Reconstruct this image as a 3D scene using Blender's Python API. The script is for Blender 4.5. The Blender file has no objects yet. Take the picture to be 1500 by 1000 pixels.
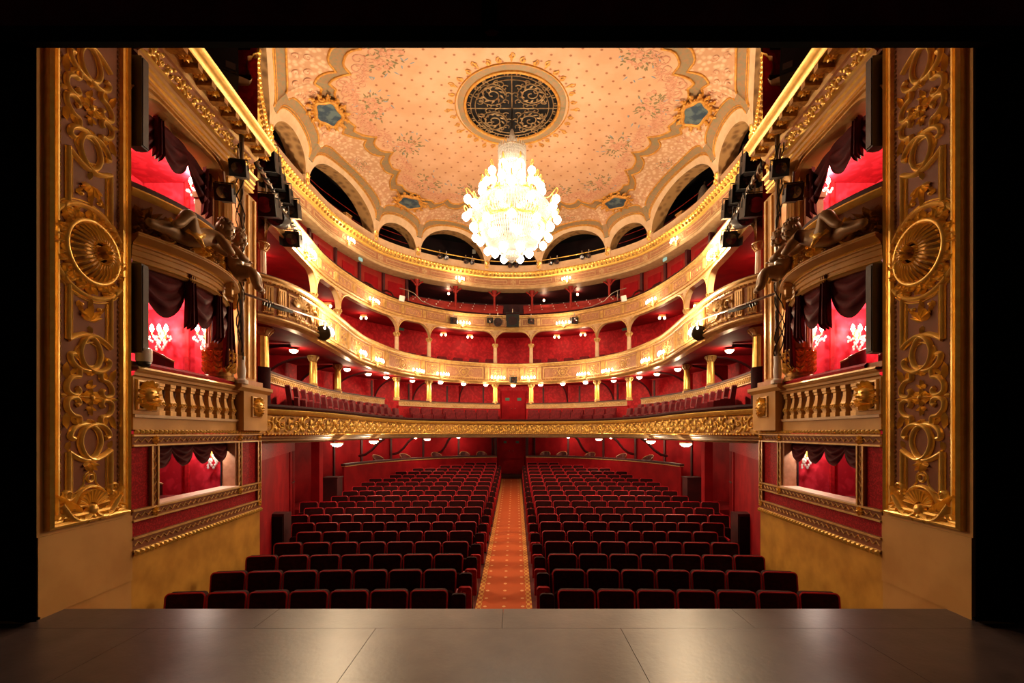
import bpy, math, random, bisect
from mathutils import Matrix, Vector
random.seed(7)
PI = math.pi
SC = bpy.context.scene
COL = SC.collection
# ------------------------------------------------------------------ camera, world, exposure
cd = bpy.data.cameras.new('camera'); cam = bpy.data.objects.new('camera', cd); COL.objects.link(cam)
cam.location = (0.09, 0, 1.6); cam.rotation_euler = (PI/2, 0, 0)
cd.sensor_width = 36; cd.lens = 15.84; cd.shift_x = -.0033; cd.shift_y = .0887; cd.clip_start = .05
SC.camera = cam
wd = bpy.data.worlds.new('world'); SC.world = wd; wd.use_nodes = True
wd.node_tree.nodes['Background'].inputs[0].default_value = (1, .72, .5, 1)
wd.node_tree.nodes['Background'].inputs[1].default_value = .008
vs = SC.view_settings; vs.view_transform = 'Standard'; vs.look = 'None'; vs.gamma = 1; vs.use_curve_mapping = False
vs.exposure = 1.05
WARM = (1, .74, .45)

# ------------------------------------------------------------------ materials
MATS = {}
def mat(name, col, rough=.6, metal=0, col2=None, scale=8, pat='noise', bump=0, bscale=40, sheen=0, emit=0, spec=.5, lo=.4, hi=.6, coat=0, trans=0):
    m = bpy.data.materials.new(name); m.use_nodes = True; nt = m.node_tree; N = nt.nodes; L = nt.links
    b = N['Principled BSDF']; I = b.inputs
    I['Base Color'].default_value = (*col, 1); I['Roughness'].default_value = rough; I['Metallic'].default_value = metal
    I['Specular IOR Level'].default_value = spec
    if sheen:
        I['Sheen Weight'].default_value = sheen; I['Sheen Roughness'].default_value = .4
        I['Sheen Tint'].default_value = (min(1, col[0]*6+.3), col[1]*4+.05, col[2]*4+.05, 1)
    if emit:
        I['Emission Color'].default_value = (*col, 1); I['Emission Strength'].default_value = emit
    if coat: I['Coat Weight'].default_value = coat
    tc = N.new('ShaderNodeTexCoord')
    if col2:
        if pat == 'noise':
            t = N.new('ShaderNodeTexNoise'); t.inputs['Scale'].default_value = scale; t.inputs['Detail'].default_value = 5; out = t.outputs[0]
        elif pat == 'vor':
            t = N.new('ShaderNodeTexVoronoi'); t.inputs['Scale'].default_value = scale; out = t.outputs['Distance']
        elif pat == 'damask':
            n0 = N.new('ShaderNodeTexNoise'); n0.inputs['Scale'].default_value = scale*.5; n0.inputs['Detail'].default_value = 2
            ad = N.new('ShaderNodeMixRGB'); ad.blend_type = 'ADD'; ad.inputs[0].default_value = .35
            L.new(tc.outputs['Object'], ad.inputs[1]); L.new(n0.outputs['Color'], ad.inputs[2]); L.new(tc.outputs['Object'], n0.inputs[0])
            t = N.new('ShaderNodeTexVoronoi'); t.feature = 'SMOOTH_F1'; t.inputs['Scale'].default_value = scale
            L.new(ad.outputs[0], t.inputs[0]); out = t.outputs['Distance']
        else:
            t = N.new('ShaderNodeTexWave'); t.inputs['Scale'].default_value = scale; t.inputs['Distortion'].default_value = 6
            t.inputs['Detail'].default_value = 3; out = t.outputs[0]
        if pat != 'damask': L.new(tc.outputs['Object'], t.inputs[0])
        r = N.new('ShaderNodeValToRGB'); r.color_ramp.elements[0].position = lo; r.color_ramp.elements[1].position = hi
        r.color_ramp.elements[0].color = (*col, 1); r.color_ramp.elements[1].color = (*col2, 1)
        L.new(out, r.inputs[0]); L.new(r.outputs[0], I['Base Color'])
    if bump:
        t2 = N.new('ShaderNodeTexNoise'); t2.inputs['Scale'].default_value = bscale; t2.inputs['Detail'].default_value = 4
        L.new(tc.outputs['Object'], t2.inputs[0])
        bn = N.new('ShaderNodeBump'); bn.inputs['Strength'].default_value = bump; bn.inputs['Distance'].default_value = .01
        L.new(t2.outputs[0], bn.inputs['Height']); L.new(bn.outputs[0], I['Normal'])
    MATS[name] = m; return m
def emat(name, col, s):
    m = bpy.data.materials.new(name); m.use_nodes = True; nt = m.node_tree
    nt.nodes.remove(nt.nodes['Principled BSDF']); e = nt.nodes.new('ShaderNodeEmission')
    e.inputs[0].default_value = (*col, 1); e.inputs[1].default_value = s
    nt.links.new(e.outputs[0], nt.nodes['Material Output'].inputs[0]); MATS[name] = m; return m

mat('gold', (1.0, .66, .16), .27, .42, (.92, .56, .12), 14, bump=.08, bscale=60)
mat('gold_dark', (.46, .25, .06), .36, .5, (.26, .12, .03), 18, bump=.3, bscale=50)
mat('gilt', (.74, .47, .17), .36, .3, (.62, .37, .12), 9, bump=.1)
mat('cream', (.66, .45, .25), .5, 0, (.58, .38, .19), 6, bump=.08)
mat('cream_pale', (.74, .53, .33), .55, 0, (.67, .46, .27), 5)
mat('blush', (.52, .27, .155), .55, 0, (.44, .215, .115), 11, spec=.25)
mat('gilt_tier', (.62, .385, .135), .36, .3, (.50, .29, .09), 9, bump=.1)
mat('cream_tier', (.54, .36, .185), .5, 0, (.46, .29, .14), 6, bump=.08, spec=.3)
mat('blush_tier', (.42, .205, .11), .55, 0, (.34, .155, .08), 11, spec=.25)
mat('taupe', (.235, .085, .036), .6, 0, (.19, .066, .027), 3, bump=.05, spec=.2)
mat('tan', (.58, .33, .11), .5, 0, (.50, .27, .085), 2, bump=.06, bscale=8, spec=.2)
mat('ochre', (.66, .35, .06), .45, 0, (.42, .20, .03), 3.2, bump=.1, bscale=6, lo=.35, hi=.75, spec=.3)
mat('damask', (.52, .012, .02), .5, 0, (.34, .006, .012), 9, 'damask', spec=.15, lo=.25, hi=.5)
mat('damask_panel', (.42, .010, .016), .65, 0, (.24, .004, .008), 26, 'damask', spec=.15, lo=.3, hi=.45)
mat('damask_box', (.60, .03, .055), .55, 0, (.45, .016, .03), 9, 'damask', spec=.15, lo=.25, hi=.5)
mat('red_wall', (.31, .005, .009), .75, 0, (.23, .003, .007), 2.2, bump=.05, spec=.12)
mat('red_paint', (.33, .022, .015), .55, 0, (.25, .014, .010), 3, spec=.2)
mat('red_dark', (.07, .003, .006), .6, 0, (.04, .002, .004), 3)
mat('velvet', (.036, .0015, .003), .85, 0, (.022, .001, .002), 20, spec=.2)
mat('velvet_red', (.42, .006, .012), .75, 0, (.30, .004, .008), 18, spec=.25)
mat('lit_rim', (.55, .008, .022), .5)  # brighter red: overhead light on the seat edges put into the colour
mat('seat_balcony', (.15, .005, .010), .75, 0, (.10, .003, .007), 12, spec=.25)
mat('drape', (.11, .012, .016), .65, 0, (.07, .007, .010), 6, spec=.15)
mat('carpet', (.10, .005, .006), .9, 0, (.07, .004, .004), 30)
mat('black', (.004, .004, .004), .8)
mat('black_cloth', (.003, .003, .003), .95, spec=.1)
mat('black_metal', (.012, .012, .013), .4)
mat('lens', (.05, .03, .03), .1, .3, coat=1)
mat('maroon_cloth', (.09, .006, .012), .9, 0, (.06, .004, .008), 3, spec=.15)
mat('stage_black', (.062, .043, .042), .33, 0, (.10, .072, .068), 5, bump=.12, bscale=25, lo=.3, hi=.8)
mat('rope', (.5, .4, .28), .8)
mat('steel', (.35, .3, .25), .35, .9)
mat('wood_frame', (.30, .13, .05), .35, coat=.5)
mat('chair_leather', (.12, .01, .01), .4, coat=.3)
mat('speaker_brown', (.045, .022, .014), .55, bump=.1, bscale=200)
mat('white_plastic', (.75, .72, .68), .35)
mat('putto', (.36, .22, .10), .4, .15, (.24, .14, .06), 7, bump=.06)
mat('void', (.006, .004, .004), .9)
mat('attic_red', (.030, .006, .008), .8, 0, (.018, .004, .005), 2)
mat('peach', (.70, .425, .255), .7, 0, (.64, .36, .20), 1.4)
mat('sage', (.25, .215, .12), .65, 0, (.38, .20, .09), 14, lo=.35, hi=.65)
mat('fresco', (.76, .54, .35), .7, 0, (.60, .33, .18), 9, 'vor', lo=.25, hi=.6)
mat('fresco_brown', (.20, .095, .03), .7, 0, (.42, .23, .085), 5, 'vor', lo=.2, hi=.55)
mat('orange_gold', (.72, .36, .06), .45, .3, (.56, .24, .04), 12)
mat('cartouche_blue', (.02, .05, .09), .6, 0, (.10, .15, .16), 5, lo=.45, hi=.6)
mat('rose_paint', (.68, .36, .22), .7, 0, (.58, .26, .15), 16)
mat('leaf_paint', (.26, .20, .09), .7)
mat('blue_paint', (.26, .33, .38), .7)
mat('grille', (.40, .26, .12), .45, .5, (.24, .14, .06), 8)
mat('plastic_grey', (.16, .14, .13), .3, 0, (.10, .09, .085), 9)
mat('linen', (.85, .62, .48), .6)
mat('sign_green', (.02, .09, .06), .5)
emat('bulb', (1, .80, .55), 14)
emat('bulb_soft', (1, .72, .42), 7)
emat('exit_glow', (.55, .8, .6), .35)
mat('globe_glass', (1, .87, .66), .2, emit=9.0)
# crystal: clear-ish facets that glitter, lit by the bulbs behind them
def crystal():
    m = mat('crystal', (.72, .70, .68), .12); nt = m.node_tree
    I = nt.nodes['Principled BSDF'].inputs
    tr = nt.nodes.new('ShaderNodeBsdfTranslucent'); tr.inputs[0].default_value = (.72, .69, .64, 1)
    mx = nt.nodes.new('ShaderNodeMixShader'); mx.inputs[0].default_value = .55
    nt.links.new(nt.nodes['Principled BSDF'].outputs[0], mx.inputs[1]); nt.links.new(tr.outputs[0], mx.inputs[2])
    nt.links.new(mx.outputs[0], nt.nodes['Material Output'].inputs[0])
crystal()
# aisle runner: orange field with rows of small pale sprigs and a dotted border, laid along y
def runner_mat():
    m = mat('runner', (.50, .085, .012), .9); nt = m.node_tree; N = nt.nodes; L = nt.links
    tc = N.new('ShaderNodeTexCoord'); mp = N.new('ShaderNodeMapping'); mp.inputs['Scale'].default_value = (3.4, 2.9, 1)
    L.new(tc.outputs['Object'], mp.inputs[0])
    v = N.new('ShaderNodeTexVoronoi'); v.inputs['Randomness'].default_value = 0; v.inputs['Scale'].default_value = 1
    v.voronoi_dimensions = '2D'
    L.new(mp.outputs[0], v.inputs[0])
    r = N.new('ShaderNodeValToRGB'); e = r.color_ramp.elements
    e[0].position = .0; e[0].color = (.55, .10, .02, 1); e[1].position = .11; e[1].color = (.50, .085, .012, 1)
    a = e.new(.045); a.color = (.80, .50, .25, 1); a2 = e.new(.085); a2.color = (.72, .38, .15, 1)
    L.new(v.outputs['Distance'], r.inputs[0]); L.new(r.outputs[0], N['Principled BSDF'].inputs['Base Color'])
runner_mat()
def rborder_mat():
    m = mat('runner_border', (.62, .30, .05), .9); nt = m.node_tree; N = nt.nodes; L = nt.links
    tc = N.new('ShaderNodeTexCoord'); mp = N.new('ShaderNodeMapping'); mp.inputs['Scale'].default_value = (22, 11, 1)
    L.new(tc.outputs['Object'], mp.inputs[0])
    v = N.new('ShaderNodeTexChecker'); v.inputs['Scale'].default_value = 1
    v.inputs[1].default_value = (.62, .33, .07, 1); v.inputs[2].default_value = (.42, .09, .015, 1)
    L.new(mp.outputs[0], v.inputs[0]); L.new(v.outputs[0], N['Principled BSDF'].inputs['Base Color'])
rborder_mat()
# ceiling canvas: peach ground with a regular sprinkle of small sprigs
def canvas_mat():
    m = MATS['peach']; nt = m.node_tree; N = nt.nodes; L = nt.links
    tc = N.new('ShaderNodeTexCoord'); mp = N.new('ShaderNodeMapping'); mp.inputs['Scale'].default_value = (3.2, 3.2, 1)
    mp.inputs['Rotation'].default_value = (0, 0, .785)
    L.new(tc.outputs['Object'], mp.inputs[0])
    v = N.new('ShaderNodeTexVoronoi'); v.voronoi_dimensions = '2D'; v.inputs['Scale'].default_value = 1; v.inputs['Randomness'].default_value = .12
    L.new(mp.outputs[0], v.inputs[0])
    r = N.new('ShaderNodeValToRGB'); e = r.color_ramp.elements
    e[0].position = .07; e[0].color = (.42, .17, .05, 1); e[1].position = .13; e[1].color = (1, 1, 1, 1)
    L.new(v.outputs['Distance'], r.inputs[0])
    mu = N.new('ShaderNodeMixRGB'); mu.blend_type = 'MULTIPLY'; mu.inputs[0].default_value = .8
    src = N['Principled BSDF'].inputs['Base Color'].links[0].from_socket
    L.new(src, mu.inputs[1]); L.new(r.outputs[0], mu.inputs[2]); L.new(mu.outputs[0], N['Principled BSDF'].inputs['Base Color'])
canvas_mat()

# ------------------------------------------------------------------ geometry helpers
def link(o): COL.objects.link(o); return o
def tag(o, label=None, cat=None, group=None, kind=None):
    if label: o['label'] = label
    if cat: o['category'] = cat
    if group: o['group'] = group
    if kind: o['kind'] = kind
    return o
def thing(name, loc, label, cat, group=None, rz=0):
    o = link(bpy.data.objects.new(name, None)); o.empty_display_size = .1
    o.location = loc; o.rotation_euler = (0, 0, rz)
    return tag(o, label, cat, group)
def worldmat(o):
    m = Matrix.Translation(o.location) @ o.rotation_euler.to_matrix().to_4x4()
    return worldmat(o.parent) @ m if o.parent else m
class MB:
    def __init__(s, M=None): s.v = []; s.f = []; s.M = M
    def add(s, vs, fs):
        b = len(s.v)
        if s.M: vs = [tuple(s.M @ Vector(p)) for p in vs]
        s.v += vs; s.f += [tuple(i+b for i in f) for f in fs]
        return s
    def box(s, x0, x1, y0, y1, z0, z1):
        return s.add([(x, y, z) for z in (z0, z1) for y in (y0, y1) for x in (x0, x1)],
                     [(0, 2, 3, 1), (4, 5, 7, 6), (0, 1, 5, 4), (2, 6, 7, 3), (0, 4, 6, 2), (1, 3, 7, 5)])
    def lathe(s, prof, n=12, c=(0, 0, 0), flat=None):
        vs = []; fs = []; m = len(prof)
        for i in range(n):
            a = 2*PI*i/n
            k = flat(i) if flat else 1
            for r, z in prof: vs.append((c[0]+r*k*math.cos(a), c[1]+r*k*math.sin(a), c[2]+z))
        for i in range(n):
            j = (i+1) % n
            for k in range(m-1): fs.append((i*m+k, j*m+k, j*m+k+1, i*m+k+1))
        fs.append(tuple(i*m for i in reversed(range(n)))); fs.append(tuple(i*m+m-1 for i in range(n)))
        return s.add(vs, fs)
    def tube(s, P, r, n=6, closed=False):
        P = [Vector(p) for p in P]; m = len(P); vs = []; fs = []
        R = r if isinstance(r, (list, tuple)) else [r]*m
        prev = None
        for i in range(m):
            a = P[i-1] if (i or closed) else P[i]; b = P[(i+1) % m] if (i < m-1 or closed) else P[i]
            t = (b-a).normalized()
            if prev is None:
                u = Vector((0, 0, 1)) if abs(t.z) < .9 else Vector((1, 0, 0))
                u = (u - t*u.dot(t)).normalized()
            else:
                u = prev - t*prev.dot(t); u = u.normalized() if u.length > 1e-6 else prev
            prev = u; w = t.cross(u)
            for k in range(n):
                a2 = 2*PI*k/n; vs.append(tuple(P[i] + (u*math.cos(a2)+w*math.sin(a2))*R[i]))
        for i in range(m if closed else m-1):
            j = (i+1) % m
            for k in range(n): fs.append((i*n+k, i*n+(k+1) % n, j*n+(k+1) % n, j*n+k))
        if not closed: fs.append(tuple(reversed(range(n)))); fs.append(tuple((m-1)*n+k for k in range(n)))
        return s.add(vs, fs)
    def ball(s, c, r, n=8, m=5, sz=1):
        prof = [(max(1e-4, r*math.sin(PI*k/m)), -r*sz*math.cos(PI*k/m)) for k in range(m+1)]
        return s.lathe(prof, n, c)
    def grid(s, rows, closed=False):
        n = len(rows[0]); vs = [p for r in rows for p in r]; fs = []
        for i in range(len(rows)-1):
            for k in range(n if closed else n-1):
                k2 = (k+1) % n; fs.append((i*n+k, i*n+k2, (i+1)*n+k2, (i+1)*n+k))
        return s.add(vs, fs)
    # --- relief in a local frame: x right, z up, -y towards the viewer
    def rib(s, P, w, h, closed=False, y=0):
        m = len(P); vs = []; fs = []; W = w if isinstance(w, (list, tuple)) else [w]*m
        for i in range(m):
            a = P[i-1] if (i or closed) else P[i]; b = P[(i+1) % m] if (i < m-1 or closed) else P[i]
            dx, dz = b[0]-a[0], b[1]-a[1]; l = math.hypot(dx, dz) or 1; nx, nz = -dz/l, dx/l
            for q, g in ((-1, 0), (-.65, .75), (0, 1), (.65, .75), (1, 0)):
                vs.append((P[i][0]+nx*q*W[i], y-g*h*(.4+.6*W[i]/max(W)), P[i][1]+nz*q*W[i]))
        for i in range(m if closed else m-1):
            j = (i+1) % m
            for k in range(4): fs.append((i*5+k, i*5+k+1, j*5+k+1, j*5+k))
        if not closed: fs.append((4, 3, 2, 1, 0)); e = (m-1)*5; fs.append((e, e+1, e+2, e+3, e+4))
        return s.add(vs, fs)
    def leaf(s, x, z, a, l, w, h=.02, y=0):
        c, sn = math.cos(a), math.sin(a)
        def T(u, v, n): return (x+u*c-v*sn, y-n, z+u*sn+v*c)
        vs = [T(0, 0, 0), T(.35*l, w, 0), T(.75*l, .6*w, 0), T(l, 0, h*.8), T(.75*l, -.6*w, 0), T(.35*l, -w, 0), T(.35*l, 0, h), T(.75*l, 0, h*1.1)]
        return s.add(vs, [(0, 6, 1), (1, 6, 7, 2), (2, 7, 3), (0, 5, 6), (5, 4, 7, 6), (4, 3, 7)])
    def dome(s, x, z, r, h, n=8, y=0):
        vs = []; fs = []
        for k, (q, g) in enumerate(((1, 0), (.8, .7), (.4, .95))):
            for i in range(n): a = 2*PI*i/n; vs.append((x+r*q*math.cos(a), y-h*g, z+r*q*math.sin(a)))
        vs.append((x, y-h, z))
        for k in (0, 1):
            for i in range(n): j = (i+1) % n; fs.append((k*n+i, k*n+j, (k+1)*n+j, (k+1)*n+i))
        for i in range(n): fs.append((2*n+i, 2*n+(i+1) % n, 3*n))
        return s.add(vs, fs)
    def rosette(s, x, z, r, h=.03, k=8, y=0):
        for i in range(k): s.leaf(x, z, 2*PI*i/k, r, r*2.2/k, h*.8, y)
        return s.dome(x, z, r*.32, h*1.2, 8, y)
    def build(s, name, m, parent=None, smooth=False, **kw):
        if parent is not None:
            iv = worldmat(parent).inverted(); vs = [tuple(iv @ Vector(p)) for p in s.v]
        else: vs = s.v
        me = bpy.data.meshes.new(name); me.from_pydata(vs, [], s.f); me.update()
        if smooth:
            me.shade_smooth()
            if smooth != 1:
                try: me.set_sharp_from_angle(angle=math.radians(smooth))
                except Exception: pass
        me.materials.append(MATS[m])
        o = link(bpy.data.objects.new(name, me))
        if parent is not None: o.parent = parent
        return tag(o, **kw)
def dup(o, M=None, parent=None):        # a copy of one mesh part at another frame (shares its mesh)
    c = o.copy(); link(c)
    if parent is not None: c.parent = parent
    if M is not None: c.matrix_basis = M
    return c
def copy_tree(o, parent=None):
    c = o.copy(); link(c); c.parent = parent
    for ch in [q for q in o.children]: copy_tree(ch, c)
    return c
def mirror(o, label=None):               # the twin across the hall axis
    c = copy_tree(o); c.location.x = -o.location.x; c.scale.x = -o.scale.x
    c.rotation_euler.z = -o.rotation_euler.z
    if label: c['label'] = label
    return c
def local(M, parent): return worldmat(parent).inverted() @ M
def spiral(cx, cz, r0, r1, a0, a1, n=12):
    return [(cx+(r0+(r1-r0)*i/n)*math.cos(a0+(a1-a0)*i/n), cz+(r0+(r1-r0)*i/n)*math.sin(a0+(a1-a0)*i/n)) for i in range(n+1)]
def smoothline(P, n=6):
    if len(P) < 3: return P
    Q = [(2*P[0][0]-P[1][0], 2*P[0][1]-P[1][1])]+list(P)+[(2*P[-1][0]-P[-2][0], 2*P[-1][1]-P[-2][1])]
    out = []
    for i in range(1, len(Q)-2):
        p0, p1, p2, p3 = Q[i-1:i+3]
        for j in range(n):
            t = j/n
            out.append(tuple(.5*((2*p1[c])+(-p0[c]+p2[c])*t+(2*p0[c]-5*p1[c]+4*p2[c]-p3[c])*t*t+(-p0[c]+3*p1[c]-3*p2[c]+p3[c])*t**3) for c in (0, 1)))
    out.append(tuple(P[-1])); return out
class Curve:                             # plan line of a tier, s = 0 on the hall axis, negative to the left
    def __init__(s, half, out=0):
        full = [(-x, y) for x, y in reversed(half)]+[p for p in half[1:]]
        pts = smoothline(full, 16)
        s.set(pts)
        if out:
            q = []
            for i in range(len(pts)):
                a, b = pts[max(0, i-1)], pts[min(len(pts)-1, i+1)]
                tx, ty = b[0]-a[0], b[1]-a[1]; l = math.hypot(tx, ty)
                q.append((pts[i][0]-ty/l*out, pts[i][1]+tx/l*out))
            s.set(q)
    def set(s, pts):
        D = [0]
        for a, b in zip(pts, pts[1:]): D.append(D[-1]+math.dist(a, b))
        s.p = pts; s.D = D; s.L = D[-1]; s.H = s.L/2
    def pt(s, t):
        t = min(max(t+s.H, 0), s.L); i = min(max(bisect.bisect_left(s.D, t), 1), len(s.D)-1)
        k = (t-s.D[i-1])/(s.D[i]-s.D[i-1]); a, b = s.p[i-1], s.p[i]
        return a[0]+(b[0]-a[0])*k, a[1]+(b[1]-a[1])*k
    def fr(s, t):
        x, y = s.pt(t); a = s.pt(t-.08); b = s.pt(t+.08); tx, ty = b[0]-a[0], b[1]-a[1]; l = math.hypot(tx, ty)
        return x, y, tx/l, ty/l, ty/l, -tx/l      # position, tangent, inward normal
    def P(s, t, n, z):
        x, y, tx, ty, nx, ny = s.fr(t); return (x+nx*n, y+ny*n, z)
    def M(s, t, n=0, z=0):                # local x = along, -y = into the hall, z up
        x, y, tx, ty, nx, ny = s.fr(t)
        return Matrix(((tx, -nx, 0, x+nx*n), (ty, -ny, 0, y+ny*n), (0, 0, 1, z), (0, 0, 0, 1)))
def sweep(mb, C, s0, s1, prof, ds=.2, closed=False, caps=True):
    n = max(2, int(abs(s1-s0)/ds)+1); rows = []
    for i in range(n+1):
        t = s0+(s1-s0)*i/n; x, y, tx, ty, nx, ny = C.fr(t)
        rows.append([(x+nx*q, y+ny*q, z) for q, z in prof])
    mb.grid(rows, closed)
    if closed and caps:
        m = len(prof); b = len(mb.v)-m*(n+1)
        mb.f.append(tuple(b+k for k in range(m))); mb.f.append(tuple(b+n*m+k for k in reversed(range(m))))
    return mb
def lamp(name, loc, power, r=.05, col=WARM, parent=None):
    l = bpy.data.lights.new(name, 'POINT'); l.energy = power; l.shadow_soft_size = r; l.color = col
    o = link(bpy.data.objects.new(name, l))
    if parent is not None: o.parent = parent; o.location = worldmat(parent).inverted() @ Vector(loc)
    else: o.location = loc
    return o
# plan lines, half of each (x, depth)
T1 = [(0,17.4),(1.5,17.2),(2.7,16.7),(3.5,15.6),(3.9,14),(3.95,12.4),(3.9,11),(3.95,9.6),(4.1,8.6),(4.35,7.85)]
T2 = [(0,18.5),(.82,18.35),(2.15,17.8),(3.15,16.86),(3.93,15.5),(4.33,13.5),(4.34,12.33),(4.24,11.08),(4.16,9.95),(4.12,9.3),(4.15,8.75),(4.28,8.26),(4.5,7.9)]
T3 = [(0,18.6),(1.41,18.4),(2.57,17.9),(3.5,17.15),(4.3,16.2),(4.75,15.1),(5.05,13.7),(5.16,12.4),(5.08,11.2),(4.93,9.9),(4.78,8.9),(4.6,8)]
RG = [(0,18.78),(1.05,18.68),(2.19,18.2),(3.29,17.57),(4.25,16.75),(4.89,15.8),(5.5,13.9),(5.62,12.7),(5.68,11.7),(5.66,10.8),(5.5,10),(5.1,9),(4.8,8.35),(4.41,7.67),(3.6,6.9),(2.6,6.35),(1.3,5.95),(0,5.85)]
C1, C2, C3, CR = Curve(T1), Curve(T2), Curve(T3), Curve(RG)
CR0 = Curve(RG[:14])
ORD = ['first', 'second', 'third', 'fourth', 'fifth', 'sixth', 'seventh', 'eighth', 'ninth', 'tenth', 'eleventh', 'twelfth', 'thirteenth', 'fourteenth', 'fifteenth']
def floorz(d): return -1.12 if d <= 7 else -1.12+.66*((d-7)/13.5)**1.7
def WX(d): return -(3.99+.077*(d-3.84))          # left side wall of the stage boxes
def WP(d, z, n=0): return (WX(d)+n, d, z)
def WM(d, z=0, n=0):                              # relief frame on that wall
    c = math.atan(.077); return Matrix.Translation(WP(d, z, n)) @ Matrix.Rotation(PI/2+c, 4, 'Z')
# ------------------------------------------------------------------ structure
def struct(o, label): return tag(o, label=label, kind='structure')
def ruled(mb, A, B, za, zb, n=70, th=.06, f0=0, f1=1):
    top = []; bot = []
    for i in range(n+1):
        f = f0+(f1-f0)*i/n
        a = A.pt(-A.H+A.L*f); b = B.pt(-B.H+B.L*f)
        top.append([(a[0], a[1], za+th), (b[0], b[1], zb+th)]); bot.append([(a[0], a[1], za), (b[0], b[1], zb)])
    mb.grid(top); mb.grid(bot); return mb
CW = Curve(T3, 1.55)                      # back wall line of the boxes
CA = Curve(T3, 2.6)                       # back wall line of the upper gallery
PB = Curve([(0,19.95),(1.2,19.85),(2.5,19.3),(3.6,18.4),(4.5,17.1),(5.1,15.7),(5.38,14.4)])
SW = Curve([(0,21.3),(1.6,21.1),(3.4,20.4),(4.9,19.1),(6.0,17.4),(6.6,15.4),(6.7,13.6),(6.6,12.35)])
# stage floor: a sheet at the lip and large sheets behind, each with its own joint
st = thing('stage_floor', (0, 0, 0), 'dark worn stage floor of large matt sheets with thin joints', None)
st['kind'] = 'structure'; 
MB().box(-6, 6, -5, 4.07, -1.2, -.03).build('stage_deck', 'black', st)
def sheet(x0, x1, y0, y1): MB().box(x0+.002, x1-.002, y0+.002, y1-.002, -.03, 0).build('floor_sheet', 'stage_black', st)
xs = [-4.0, -2.05, -.02, 2.05, 4.0]
for a, b in zip(xs, xs[1:]): sheet(a, b, 3.68, 4.09)
xs = [-6, -4.1, -2.9, -1.05, .95, 2.75, 4.1, 6]
for a, b in zip(xs, xs[1:]): sheet(a, b, 1.9, 3.68)
for a, b in zip(xs, xs[1:]): sheet(a, b, .1, 1.9)
for a, b in ((-6, -3), (-3, 0), (0, 3), (3, 6)): sheet(a, b, -5, .1)
MB().box(-4.0, 4.0, 4.07, 4.10, -1.12, -.035).build('stage_front_board', 'taupe', st)
# stalls floor, raked
fl = MB(); rows = []
for i in range(36):
    d = 4.1+i*.5; rows.append([(-7.5, d, floorz(d)), (7.5, d, floorz(d))])
fl.grid(rows); struct(fl.build('floor', 'carpet'), 'raked stalls floor of dark red carpet under the seats')
# aisle runner
ru = MB(); rows = []; r2 = [[], []]
for i in range(40):
    d = 4.6+i*.4; z = floorz(d)+.012; rows.append([(-.44, d, z), (.26, d, z)])
    r2[0].append([(-.53, d, z+.001), (-.44, d, z+.001)]); r2[1].append([(.26, d, z+.001), (.35, d, z+.001)])
rug = thing('aisle_runner', (-.09, 4.6, floorz(4.6)), 'orange red patterned carpet runner down the centre aisle', 'carpet')
ru.grid(rows).build('carpet_field', 'runner', rug)
for q in r2: MB().grid(q).build('carpet_border', 'runner_border', rug)
# step and back door of the stalls
zd = -.30
MB().box(-.75, .55, 20.25, 21.3, -.6, zd).build('door_step', 'red_dark', label='dark red step below the centre stalls door', cat='step')
dr = thing('door_1', (-.1, 20.75, zd), 'dark red double door at the head of the stalls aisle', None); dr['kind'] = 'structure'
for sx in (-1, 1):
    x0, x1 = (-.1, .5) if sx > 0 else (-.7, -.1)
    lf = MB().box(x0+.006, x1-.006, 20.72, 20.78, zd, 1.36).build('door_leaf', 'red_wall', dr)
    MB().ball((-.1+sx*.09, 20.69, .75), .018).build('door_knob', 'steel', lf)
    MB().box(-.1+sx*.28-.07, -.1+sx*.28+.07, 20.70, 20.72, 1.1, 1.2).build('exit_plate', 'sign_green', lf)
for sx in (-1, 1):
    MB().box(-.1+sx*.72-.06, -.1+sx*.72+.06, 20.5, 20.85, zd-.3, 1.4).build('door_jamb', 'red_dark', dr)
# stalls: rear wall, box parapet, side walls, piers
w = MB(); sweep(w, SW, -SW.H, SW.H, [(0, -1.2), (0, 1.5)], .4)
struct(w.build('wall_back', 'red_wall'), 'red wall behind the stalls boxes')
for sgn in (-1, 1):
    s0, s1 = (-PB.H, -.72) if sgn < 0 else (.56, PB.H)
    p = thing('box_parapet', PB.P((s0+s1)/2, 0, -.6), 'curved plain red parapet with dark rail behind the stalls seats', 'parapet', 'parapets behind the stalls')
    sweep(MB(), PB, s0, s1, [(.0, -1.1), (.0, .5), (-.08, .5), (-.08, -1.1)], .25, True).build('parapet_wall', 'red_wall', p)
    sweep(MB(), PB, s0, s1, [(.03, .52), (.03, .59), (-.12, .59), (-.12, .52)], .25, True).build('dark_rail', 'red_dark', p)
    sweep(MB(), PB, s0, s1, [(.035, .50), (.035, .52), (-.1, .52), (-.1, .50)], .25, True).build('gilt_edge', 'gilt', p)
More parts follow.
